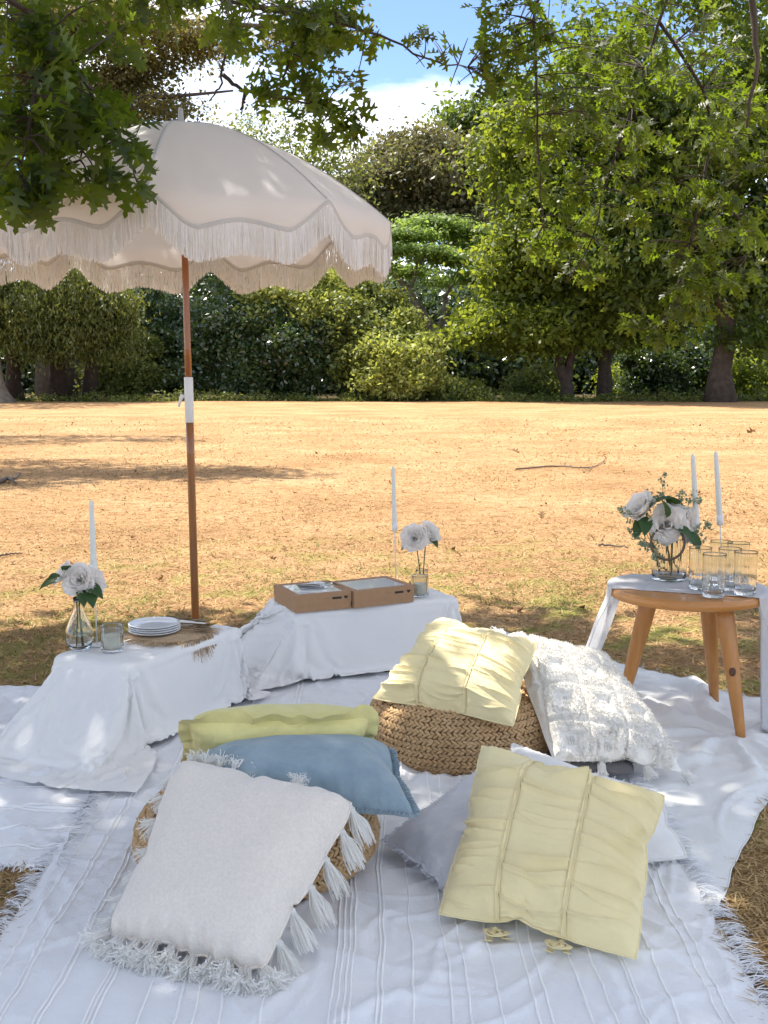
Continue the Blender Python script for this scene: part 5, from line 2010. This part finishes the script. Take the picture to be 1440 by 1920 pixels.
for k, (off, kind, lab) in enumerate(((-.030, 'knife', 'dark handled knife on the left card box beside the napkin'), (-.016, 'fork', 'dark handled fork lying against the napkin on the left box'))):
    p0 = c + ux * -0.062 + uy * (off + 0.022)
    p1 = c + ux * 0.075 + uy * (off - 0.020)
    cutlery(kind, p0[:2], p1[:2], zt + 0.004 + .004 * k, lab, M_DARKMETAL, 'dark handled cutlery on the left box')

# ------------------------------------------------------------------ vases
def bulb_vase(p, label):
    H, s = 0.142, 1.0
    out = [(0.0, 0.0), (0.024, 0.0), (0.030, 0.003), (0.043, 0.018), (0.0475, 0.034), (0.045, 0.052), (0.034, 0.076), (0.021, 0.098), (0.0155, 0.115), (0.0155, 0.130), (0.018, H)]
    inn = [(0.0165, H), (0.0138, 0.130), (0.0138, 0.115), (0.0192, 0.098), (0.032, 0.076), (0.0428, 0.052), (0.0453, 0.034), (0.041, 0.019), (0.028, 0.008), (0.0, 0.007)]
    V, F = lathe([(r, z * 1.25) for r, z in out + inn], 48, p)
    o = add('bulb_vase', V, F, M_GLASS, loc=p)
    tag(o, label, 'vase')


def rose_mesh():
    "one cupped petal, unit size, opening along +z, outside towards -y"
    n, m = 7, 7
    u, v = np.meshgrid(np.linspace(-1, 1, n), np.linspace(0, 1, m), indexing='ij')
    wdt = 0.62 * np.sin(np.pi * (0.10 + 0.62 * v)) ** 0.8
    x = u * wdt * (1 - 0.10 * v)
    y = -0.42 * np.sin(v * 1.9) + 0.38 * x ** 2 / 0.4 + 0.04 * np.sin(u * 7) * v ** 2
    z = v * 0.98 - 0.10 * v ** 2 * np.abs(u) ** 2 + 0.05 * np.sin(u * 5 + 1) * v ** 2
    # rolled lip
    y = y - 0.22 * smooth(.75, 1, v) * (1 - .3 * u ** 2)
    V = np.stack([x, y, z], -1).reshape(-1, 3)
    return make_mesh('petal', V, grid_faces(n, m), M_PETAL, True, np.clip(0.4 + 0.6 * v.ravel(), 0, 1))


PETAL = rose_mesh()


def leaf_mesh_simple():
    n = 7
    v = np.linspace(0, 1, n)
    w = 0.26 * np.sin(np.pi * v ** 0.8) ** 0.9
    z = 0.10 * np.sin(v * 3) - 0.12 * v
    V = np.stack([np.stack([-w, v, z + w * .35], -1), np.stack([0 * v, v, z], -1), np.stack([w, v, z + w * .35], -1)], 1).reshape(-1, 3)
    return make_mesh('leaf', V, grid_faces(n, 3), M_PLEAF, True, np.repeat(rng.random(n) * .4 + .3, 3))


PLEAF = leaf_mesh_simple()


def frame(z, x=None):
    z = norm(np.array(z, float))
    x = np.array(x if x is not None else rng.standard_normal(3), float)
    x = norm(x - z * np.dot(x, z))
    return np.stack([x, np.cross(z, x), z], 1)


def mat4(R, p, s=1.0):
    M = Matrix.Identity(4)
    sc = np.broadcast_to(np.asarray(s, float), (3,))
    for i in range(3):
        for j in range(3):
            M[i][j] = float(R[i, j] * sc[j])
        M[i][3] = float(p[i])
    return M


def peony(label, p, axis, size, foot, leaves, group, tight=0.0, neck=None):
    "bloom centred at p, facing axis, stem down to foot"
    t = thing('peony', label, 'flower', foot, group)
    p, axis = np.array(p, float), norm(np.array(axis, float))
    B = frame(axis)
    base = p - axis * size * 0.45
    for ring, (cnt, r0, open_, sc) in enumerate(((3, .03, -.10, .52), (4, .07, .08, .62), (5, .11, .25, .74), (6, .15, .38, .88), (7, .17, .58, .98), (7, .16, .80, 1.0))):
        open_ = open_ - tight * ring * 0.1
        for k in range(cnt):
            a = 2 * math.pi * (k + 0.5 * (ring % 2)) / cnt + 0.25 * rng.standard_normal()
            er = B[:, 0] * math.cos(a) + B[:, 1] * math.sin(a)
            et = -B[:, 0] * math.sin(a) + B[:, 1] * math.cos(a)
            op = open_ + 0.10 * rng.standard_normal()
            zz = B[:, 2] * math.cos(op) + er * math.sin(op)
            yy = -(er * math.cos(op) - B[:, 2] * math.sin(op))     # outside of the cup is -y
            R = np.stack([np.cross(yy, zz), yy, zz], 1)
            s = size * sc * (0.92 + 0.16 * rng.random())
            inst('petal', PETAL, t, mat4(R, base + er * r0 * size, (s * (1 + .15 * rng.random()), s, s)))
    mid = base * 0.55 + np.array(foot) * 0.45 + np.array([0.006 * rng.standard_normal(), 0.004, 0.0])
    V, F = tube(catmull(np.array([foot, mid if neck is None else neck, base - axis * size * .2, base]), 16, 0), 0.0024, 7)
    st = add('stem', V, F, M_STEM, t)
    V, F = lathe([(0.0, -.25), (0.12, -.2), (0.26, -.02), (0.30, .12), (0.1, .1)], 10)
    add('sepal_cup', (V * size) @ B.T + base, F, M_STEM, t)
    for d, s, q in leaves:
        d = norm(np.array(d, float))
        x = norm(np.cross(d, [0.1, -0.4, 1.0]))
        R = np.stack([x, d, np.cross(x, d)], 1)
        inst('leaf', PLEAF, t, mat4(R, base - axis * size * q * 0.6 + d * size * 0.45, s * 1.25))


# left table: bulb vase with three peonies
pv = at_z(150, 1218, ZL)
bulb_vase(pv, 'clear glass bulb vase with three white peonies on the left low table')
Y = pv[1]
g3 = 'peonies in the bulb vase'
NK = pv + [0, 0, 0.150]
f = pv + [0, 0, 0.010]
peony('white peony facing forward, middle bloom in the bulb vase', at_y(146, 1086, Y - .02), (0.0, -1, 0.45), 0.047, f + [0.008, 0, 0], [((0.7, -.4, -.35), 0.072, .3), ((0.25, -.6, -.6), 0.065, .4)], g3, 0.0, NK + [.004, -.004, 0])
peony('white peony turned to the left in the bulb vase', at_y(116, 1076, Y + .01), (-0.75, -.4, 0.55), 0.040, f + [-0.012, 0.003, 0], [((-.8, -.4, -.25), 0.065, .2), ((-.4, -.8, 0.1), 0.058, .1), ((.2, -.7, .6), 0.052, 0)], g3, 0.4, NK + [-.006, .003, 0])
peony('white peony turned to the right in the bulb vase', at_y(176, 1084, Y + .015), (0.75, -.25, 0.5), 0.044, f + [0.014, -0.004, 0], [((0.3, -.7, -.5), 0.078, .3)], g3, 0.0, NK + [.004, -.004, 0])
# right table: two peonies in a small ribbed vase behind the candle jar
pv = at_z(791, 1108, ZL - .002)
pv[1] += 0.04
V, F = ribbed_jar(pv, 0.026, 0.085, 0.0028, 20, 64)
o = add('ribbed_vase', V, F, M_GLASS, loc=pv)
tag(o, 'small ribbed glass vase behind the candle beside the card boxes', 'vase')
Y, g2 = pv[1], 'peonies in the small ribbed vase'
NK = pv + [0, 0, 0.08]
f = pv + [0, 0, 0.012]
peony('white peony facing forward above the card boxes', at_y(776, 1008, Y - .02), (-0.25, -1, 0.35), 0.052, f + [-0.006, 0, 0], [((-.8, -.3, -.5), 0.046, .5)], g2, 0.0, NK + [-.008, 0, 0])
peony('white peony turned right above the card boxes', at_y(808, 997, Y + .01), (0.6, -.5, 0.5), 0.045, f + [0.008, 0, 0], [((.5, -.6, -.5), 0.052, .2)], g2, 0.2, NK + [.008, 0, 0])
# stool: big ribbed vase with ring
pv = at_z(1254, 1086, TOPZ)
RV_, HV = 0.060, 0.150
V, F = ribbed_jar(pv, RV_, HV, 0.003, 44, 132, 0.0012)
t = thing('ribbed_vase', 'tall ribbed glass vase with a brown ring on the stool', 'vase', pv)
add('glass', V, F, M_GLASS, t)
rc = at_y(1252, 1018, pv[1] - RV_ - .006)
a = np.linspace(0, 2 * math.pi, 49)
rn = norm(np.array([0, -1, .10]))
rx = np.array([1.0, 0, 0])
rz = np.cross(rx, rn)
V, F = tube(rc + 0.058 * (np.cos(a)[:, None] * rx + np.sin(a)[:, None] * rz), 0.0045, 8, False)
add('ring', V, F, M_TWINE, t)
Y, g4 = pv[1], 'peonies in the tall ribbed vase'
f = pv + [0, 0, 0.012]
peony('white peony facing forward over the brown ring', at_y(1252, 982, Y - .06), (0.02, -1, 0.12), 0.056, f + [0.0, -.02, 0], [((-.3, -.5, .9), 0.078, -.3), ((.6, -.6, -.3), 0.078, .2)], g4)
peony('sunlit white peony at the left of the tall vase', at_y(1200, 950, Y - .01), (-0.7, -.35, 0.65), 0.054, f + [-0.03, 0, 0], [((.6, -.6, .5), 0.078, 0), ((-.2, -.9, -.6), 0.078, .2), ((-.5, -.6, -.7), 0.072, .4)], g4, 0.5)
peony('white peony turned right behind the left taper on the stool', at_y(1296, 986, Y - .01), (0.75, -.6, 0.05), 0.052, f + [0.03, 0, 0], [((.4, -.6, -.7), 0.078, .3)], g4)
peony('white peony at the back, top of the tall vase', at_y(1262, 950, Y + .03), (0.2, 0.1, 0.95), 0.046, f + [0.01, .02, 0], [((-.5, -.4, .7), 0.078, .1), ((-.2, -.7, .6), 0.078, .0)], g4, 0.3)


def sprig(label, foot, tip, leafr, cnt, seed):
    g = np.random.default_rng(seed)
    t = thing('filler_sprig', label, 'foliage', foot, 'grey green sprigs in the tall vase')
    foot, tip = np.array(foot, float), np.array(tip, float)
    mid = foot * 0.45 + tip * 0.55 + np.array([0, 0, 0.02]) - (tip - foot) * np.array([.15, .15, 0])
    P = catmull(np.array([foot, mid, tip]), 14, 0)
    V, F = tube(P, np.linspace(0.0016, 0.0007, 14), 5)
    add('stem', V, F, M_SPRIGSTEM, t)
    C, N = [], []
    mb = MB()
    for k in range(cnt):
        q = 8 + 5.9 * (k / max(cnt - 1, 1))
        b = P[min(int(q), 13)]
        d = norm(norm(tip - mid) * 0.5 + norm(g.standard_normal(3)) * 0.9)
        e = b + d * leafr * (0.5 + 0.8 * g.random())
        V, F = tube(np.array([b, (b + e) / 2 + [0, 0, .003], e]), 0.0006, 4)
        mb.put(V, F)
        for _ in range(13):
            C.append(e + g.standard_normal(3) * leafr * 0.24)
            N.append(g.standard_normal(3))
    mb.add('twigs', M_SPRIGSTEM, t, kind='stuff')
    C, N = np.array(C), np.array(N)
    V, F = leaf_quads(C, N, 0.0135 * (0.6 + .7 * g.random(len(C))), 0.0095, 0.15)
    add('leaflets', V, F, M_SPRIG, t, smooth=False, tint=np.repeat(g.random(len(C)), 4), kind='stuff')


M_SPRIGSTEM = plain('sprig_stem', (0.16, 0.17, 0.09), 0.7)
for k, (x, y, dy, r, c, lab) in enumerate(((1240, 898, .03, .022, 7, 'tallest grey green sprig above the tall vase'), (1298, 930, .02, .028, 8, 'sprig rising right behind the left taper'),
                                           (1215, 930, .01, .026, 7, 'pale feathery sprig above the sunlit peony'), (1162, 955, -.02, .026, 6, 'pale sprig reaching farthest left of the vase'),
                                           (1205, 1015, -.05, .026, 7, 'sprig drooping left low beside the brown ring'), (1224, 1040, -.07, .022, 5, 'lowest sprig hanging over the vase side'),
                                           (1322, 995, .0, .028, 8, 'sprig at the right between the two tapers'), (1180, 1000, -.03, .024, 6, 'small sprig under the sunlit peony'),
                                           (1275, 925, .0, .026, 7, 'sprig in the middle behind the front peony'))):
    sprig(lab, pv + np.array([(x - 1250) * 0.0003, 0.01, 0.03]), at_y(x, y, Y + dy), r, c, 900 + k)

# ------------------------------------------------------------------ the oak whose boughs hang over the picnic
OAKLEAF = leafmat('oak_leaf', (0.005, 0.014, 0.004), (0.017, 0.038, 0.008), (0.48, 0.68, 0.03), 0.28, 0.45, 0.28)
HALF = [(0, .010), (.16, .012), (.21, .07), (.30, .24), (.345, .235), (.36, .06), (.42, .07), (.49, .30), (.575, .42), (.585, .26), (.60, .07), (.66, .075), (.73, .20), (.80, .29), (.81, .15), (.83, .06), (.91, .085), (1.0, .0)]
HALF_LOW = [(0, .01), (.18, .02), (.30, .24), (.36, .06), (.56, .42), (.60, .07), (.79, .29), (.83, .06), (1.0, .0)]


def oak_leaf_shape(H, curl, foldk):
    V, F = [], []
    for v, w in H:
        z = -curl * v ** 2
        w *= 0.86
        V += [(-w, v, z + foldk * w), (0, v, z), (w * 0.96, v + .012, z + foldk * w * .8)]
    n = len(H)
    for i in range(n - 1):
        for q in (0, 1):
            F.append((i * 3 + q, i * 3 + q + 1, i * 3 + q + 4, i * 3 + q + 3))
    return np.array(V, float), np.array(F)


LSH = [oak_leaf_shape(HALF, c, f) for c, f in ((.10, .25), (.28, .1), (-.05, .45), (.2, -.2))]
LSL = [oak_leaf_shape(HALF_LOW, .15, .2)]
TR = np.array([-3.6, -0.6, 0.0])
oak = thing('oak_tree', 'spreading oak whose pointed lobed leaves hang over the parasol and frame the view', 'tree', TR)
P = TR + np.array([(0, 0, -.1), (0, 0, .25), (0.02, .02, .8), (.05, .04, 1.6), (.12, .1, 2.6), (.25, .22, 3.6), (.4, .4, 5.0), (.5, .6, 6.6)])
V, F = tube(P, [.62, .44, .36, .33, .31, .28, .2, .11], 20)
add('trunk', V, F, M_BARK, oak)
LIMB_PTS = []


def bough(pts, r0, r1, name='bough', n=26):
    P = catmull(np.array(pts, float), n, 0)
    P[1:-1] += rng.standard_normal((n - 2, 3)) * min(r0, .02) * .35
    V, F = tube(P, np.linspace(r0, r1, n), 8)
    add(name, V, F, M_TWIG if r0 < .03 else M_BARK, oak)
    LIMB_PTS.append(P)


def pxs(*c):
    return [at_y(x, y, Y * 1.41) for x, y, Y in c]


bough([TR + (.2, .2, 3.2), (-2.9, 1.2, 3.5), (-2.1, 2.7, 3.2), *pxs((-60, -60, 2.6))], .13, .045)
bough([TR + (.22, .2, 3.4), (-2.4, 1.8, 4.2), (-1.3, 3.9, 3.9), *pxs((200, -80, 3.6))], .14, .04)
bough([TR + (.3, .3, 4.2), (-1.2, 1.6, 5.0), (.6, 3.6, 4.7), (1.3, 5.0, 4.2), *pxs((1100, -150, 4.4))], .15, .04)
bough([TR + (.35, .35, 4.8), (-.8, 1.2, 5.5), (1.2, 3.3, 5.0), (1.9, 4.9, 4.3), *pxs((1300, -150, 4.4))], .15, .04)
bough([(1.9, 4.9, 4.3), (2.1, 5.2, 3.9), *pxs((1420, -100, 4.0), (1420, 100, 4.0), (1400, 240, 4.0))], .035, .006)
for b in ([(-60, -60, 2.6), (90, 60, 2.75), (180, 200, 2.85), (150, 300, 2.8)], [(90, 60, 2.75), (60, 200, 2.7), (40, 330, 2.7)], [(180, 200, 2.85), (230, 280, 2.9), (255, 325, 2.9)],
          [(200, -80, 3.6), (415, 0, 3.8), (418, 140, 3.9), (392, 190, 3.9)], [(418, 140, 3.9), (460, 170, 3.95), (560, 190, 4), (640, 230, 4)], [(415, 0, 3.8), (560, 30, 4), (700, 60, 4.1), (800, 110, 4.2), (900, 130, 4.3)],
          [(560, 30, 4), (540, 120, 4), (520, 180, 4)], [(460, 170, 3.95), (452, 215, 3.95)],
          [(1100, -150, 4.4), (1010, 0, 4.4), (1005, 160, 4.4), (1012, 330, 4.5), (1020, 420, 4.5)], [(1300, -150, 4.4), (1235, 40, 4.5), (1190, 190, 4.6), (1140, 330, 4.7), (1110, 450, 4.7), (1060, 530, 4.7)],
          [(1235, 40, 4.5), (1330, 200, 4.5), (1320, 330, 4.5), (1290, 470, 4.4), (1270, 580, 4.4), (1210, 620, 4.4)], [(1320, 330, 4.5), (1390, 420, 4.5), (1400, 480, 4.5)]):
    bough(pxs(*b), .011, .003, 'branch', 20)

SX, SY = SUN_DIR[0] / SUN_DIR[2], SUN_DIR[1] / SUN_DIR[2]
bpy.context.view_layer.update()
DG = bpy.context.evaluated_depsgraph_get()
GAPS = []       # gaps in the leaves, by the place where the sun comes through: seen point, its height, radius, openness
for x, y, z, r, a in ((1150, 1345, .17, .15, 1), (1215, 1405, .10, .08, .9), (835, 1225, .33, .14, .85), (760, 1280, .28, .07, .8), (1120, 1195, .25, .10, 1), (1170, 1105, .48, .09, 1), (1240, 1330, .03, .15, .9), (1120, 1255, .03, .12, .9),
                      (805, 1695, .02, .075, 1), (765, 1352, .21, .075, 1), (1345, 1690, .02, .06, .9), (1400, 1720, .0, .10, .9), (300, 1178, .30, .08, .9), (700, 1085, .35, .25, .7), (560, 1105, .35, .16, .6), (870, 1180, .02, .3, .9),
                      (60, 1150, .0, .35, .8), (430, 235, 2.25, .10, 1), (580, 310, 2.1, .11, .9), (250, 255, 2.25, .06, .8), (1280, 1190, .0, .3, .8), (1400, 1260, 0, .2, .6),):
    hit = scene.ray_cast(DG, (0, 0, CAM_H), Vector(tuple(norm(ray(x, y)))))
    p = np.array(hit[1]) if hit[0] else at_z(x, y, z)
    GAPS.append((p[0] - SX * p[2], p[1] - SY * p[2], r * 1.25, a))


def hole_at(gx, gy):
    h = np.zeros(len(gx))
    for hx, hy, hr, a in GAPS:
        h = np.maximum(h, a * smooth(hr * 1.25, hr * .75, np.hypot(gx - hx, gy - hy) + 0.05 * vnoise(gx * 9, gy * 9, 5)))
    return h


REG = [  # px ellipse, distance range, clusters
    (60, 190, 110, 190, 2.55, 3.15, 48), (165, 260, 90, 90, 2.6, 3.0, 17), (55, 330, 65, 55, 2.5, 2.9, 12), (222, 335, 40, 28, 2.8, 2.95, 3), (90, 30, 170, 60, 2.7, 3.6, 24),
    (330, 25, 150, 50, 3.3, 4.2, 24), (520, 40, 170, 60, 3.6, 4.3, 28), (640, 45, 75, 55, 3.8, 4.3, 12), (615, 195, 70, 55, 3.8, 4.1, 13), (520, 140, 65, 55, 3.8, 4.1, 8), (670, 235, 28, 18, 3.9, 4.0, 2),
    (800, 95, 60, 40, 4.0, 4.4, 6), (880, 120, 80, 55, 4.1, 4.5, 11), (960, 50, 90, 70, 4.1, 4.7, 14),
    (1060, 130, 120, 130, 4.2, 5.0, 26), (1250, 140, 190, 160, 4.0, 5.0, 42), (1390, 300, 90, 150, 3.9, 4.7, 18), (1000, 290, 50, 110, 4.4, 4.8, 9), (1130, 330, 120, 110, 4.5, 5.0, 20),
    (1085, 470, 80, 60, 4.6, 4.9, 9), (1010, 430, 45, 50, 4.5, 4.7, 3), (1280, 420, 100, 100, 4.2, 4.7, 15), (1290, 560, 80, 75, 4.2, 4.6, 13), (1200, 620, 55, 40, 4.3, 4.6, 5), (1380, 470, 55, 80, 4.3, 4.7, 7)]
LP = np.concatenate(LIMB_PTS[5:])
C, Dv, S_, Tn = [], [], [], []
tw = MB()
for x, y, rx, ry, y0, y1, cnt in REG:
    for _ in range(int(cnt * (1.75 if x > 780 else 1.15))):
        while True:
            q = rng.uniform(-1, 1, 2)
            if q @ q < 1:
                break
        c = at_y(x + q[0] * rx, y + q[1] * ry, rng.uniform(y0, y1) * 1.41)
        nb_ = LP[np.argmin(np.linalg.norm(LP - c - [0, 0, .05], axis=1))]
        d = norm(c - nb_ + 1e-4)
        L = np.linalg.norm(c - nb_)
        if L > 0.05:
            m_ = (c + nb_) / 2 + np.array([0, 0, .06 * L]) + rng.standard_normal(3) * .03 * L
            V, F = tube(catmull(np.array([nb_, m_, c]), 7, 0), np.linspace(.004, .0018, 7), 5, False)
            tw.put(V, F)
        k = rng.integers(5, 9)
        t0 = rng.random()
        for j in range(k):
            dd = norm(d * 0.5 + rand_unit(1)[0] * 0.95 + np.array([0, 0, -0.55]))
            C.append(c - d * 0.10 * rng.random() * min(1, L * 4) + rng.standard_normal(3) * .012)
            Dv.append(dd)
            S_.append(rng.uniform(.085, .125) if x > 780 else rng.uniform(.10, .15))
            Tn.append(np.clip(.6 * t0 + .4 * rng.random(), 0, 1))
tw.add('twigs', M_TWIG, oak, kind='stuff')
C, Dv, S_, Tn = np.array(C), np.array(Dv), np.array(S_), np.array(Tn)
keep = hole_at(C[:, 0] - SX * C[:, 2], C[:, 1] - SY * C[:, 2]) < 0.6
C, Dv, S_, Tn = C[keep], Dv[keep], S_[keep], Tn[keep]


def leaf_frames(D):
    "y axis along the leaf, z (upper face) mostly upwards"
    up = norm(rand_unit(len(D)) * 0.75 + np.array([0, 0, 0.8]))
    z = norm(up - D * np.sum(up * D, 1, keepdims=True))
    x = np.cross(D, z)
    return np.stack([x, D, z], 2)


R = leaf_frames(Dv)
# the 300 leaves that show largest stand as single objects, the rest is one mass
ctr = C + Dv * S_[:, None] * .5
rel = ctr - np.array([0, 0, CAM_H])
dep = rel @ _f
pxx, pyy = 720 + FOCAL * (rel @ _r) / dep, 960 - FOCAL * (rel @ _u) / dep
face = np.abs(np.sum(R[:, :, 2] * norm(rel), 1))
show = S_ / dep * (0.3 + face) * ((pxx > 0) & (pxx < 1440) & (pyy > 0) & (pyy < 1920))
big = np.zeros(len(C), bool)
big[np.argsort(-show)[:300]] = True
LMESH = []
for q in range(4):
    for tv in range(4):
        V, F = LSH[q]
        LMESH.append(make_mesh('leaf', V, F, OAKLEAF, True, np.full(len(V), .15 + .25 * tv)))
for i in np.where(big)[0]:
    me = LMESH[int(rng.integers(0, 4)) * 4 + min(3, int(Tn[i] * 4))]
    inst('leaf', me, oak, mat4(R[i], C[i], S_[i]))


def leaf_mass(name, C, R, S, T, shapes, mat, parent):
    Vs, Fs, Ts, n = [], [], [], 0
    kind = rng.integers(0, len(shapes), len(C))
    for q, (LV, LF) in enumerate(shapes):
        k = kind == q
        if not k.any():
            continue
        V = C[k][:, None] + np.einsum('nij,kj->nki', R[k], LV) * S[k][:, None, None]
        Fs.append((LF[None] + (np.arange(k.sum()) * len(LV))[:, None, None]).reshape(-1, 4) + n)
        n += V.shape[0] * V.shape[1]
        Vs.append(V.reshape(-1, 3))
        Ts.append(np.repeat(T[k], len(LV)))
    return add(name, np.concatenate(Vs), np.concatenate(Fs), mat, parent, smooth=True, tint=np.concatenate(Ts), kind='stuff')


leaf_mass('leaf_mass', C[~big], R[~big], S_[~big], Tn[~big], LSH, OAKLEAF, oak)

# the crown overhead, out of the picture: it throws the dappled shade
n = 46000
gx, gy = rng.uniform(-4.2, 3.4, n), rng.uniform(0.3, 6.1, n)
dens = smooth(5.8, 4.6, gy + 0.45 * fbm(gx * 1.1, gx * 0 + 3, 71, 3)) * np.maximum(smooth(2.3, 1.8, gx), smooth(3.6, 3.0, gy)) * (0.66 + 0.34 * smooth(3.0, 2.5, gy))
hole = hole_at(gx, gy)
dens = dens * (1 - hole)
k = rng.random(n) < dens
gx, gy = gx[k], gy[k]
n = len(gx)
z = rng.uniform(4.6, 7.0, n)
C = np.stack([gx, gy, z * 0], -1) + SUN_DIR / SUN_DIR[2] * z[:, None]
ok = ((C[:, 2] - CAM_H) / np.maximum(C[:, 1], .1) > math.tan(math.radians(21)))
C = C[ok]
n = len(C)
Dv = norm(rand_unit(n) + np.array([0, 0, -.5]))
leaf_mass('overhead_crown', C, leaf_frames(Dv), rng.uniform(.16, .24, n), rng.random(n), LSL, OAKLEAF, oak)
for q in range(9):
    tgt = C[rng.integers(0, n)]
    bough([TR + (.3, .3, 3.6 + .3 * q), (TR + tgt) / 2 + np.array([0, 0, 2.2]), tgt], .07, .012, 'bough', 14)

# ------------------------------------------------------------------ sticks and single leaves on the lawn
M_DEADWOOD = plain('dead_wood', (0.15, 0.115, 0.085), 0.85, var=.2)


def stick(label, pts, r, subs=()):
    P = np.array([at_z(x, y, 0.012) + [0, 0, ground_z(at_z(x, y, 0)[0], at_z(x, y, 0)[1])] for x, y in pts])
    P = catmull(P, 16, 0)
    P[:, 2] += np.abs(rng.standard_normal(16)) * r * .6
    mb = MB()
    V, F = tube(P, np.linspace(r, r * .45, 16), 7)
    mb.put(V, F)
    for a, b in subs:
        q = P[a]
        e = at_z(*b, 0.03)
        V, F = tube(np.array([q, (q + e) / 2 + [0, 0, .01], e]), [r * .6, r * .45, r * .3], 6)
        mb.put(V, F)
    o = mb.add('fallen_stick', M_DEADWOOD, loc=P[8])
    tag(o, label, 'stick', 'dead sticks on the lawn')


stick('long thin crooked dead twig on the dry lawn right of centre', [(968, 880), (1040, 872), (1090, 876), (1118, 870), (1136, 858)], 0.012, [(5, (1062, 866)), (10, (1096, 884))])
stick('thick dark dead stick at the left edge of the lawn', [(-30, 912), (0, 905), (18, 900), (37, 895)], 0.035, [(9, (30, 906))])
stick('short dark stick left of the tall vase on the lawn', [(1122, 1022), (1150, 1024), (1178, 1028)], 0.009)
stick('dark twig lying left of the left peonies on the lawn', [(0, 1042), (22, 1039), (42, 1038)], 0.008)
V, F = oak_leaf_shape(HALF_LOW, .5, .6)
FALL = make_mesh('fallen_leaf', V, F, LITTER, True, np.full(len(V), .35))
for x, y, s, lab in ((976, 851, .30, 'reddish fallen leaf left of the long crooked twig'), (1016, 980, .20, 'rust brown fallen leaf on the sunlit lawn right of the peonies by the boxes'), (1105, 1008, .15, 'curled fallen leaf left of the tall vase'),
                     (77, 1080, .16, 'dark curled leaf left of the left peonies'), (505, 1046, .12, 'small brown leaf on the lawn above the left card box'), (850, 1040, .13, 'dark curled leaf right of the small ribbed vase'),
                     (1420, 812, .55, 'green leafy sprig lying at the right edge of the lawn')):
    p = at_z(x, y, .012)
    p[2] += ground_z(p[0], p[1])
    o = bpy.data.objects.new('fallen_leaf', FALL)
    COL.objects.link(o)
    o.matrix_world = mat4(frame(norm(np.array([.2, -.5, 1]) + .3 * rng.standard_normal(3))), p + [0, 0, .010], s * .6)
    tag(o, lab, 'leaf', 'single fallen leaves')
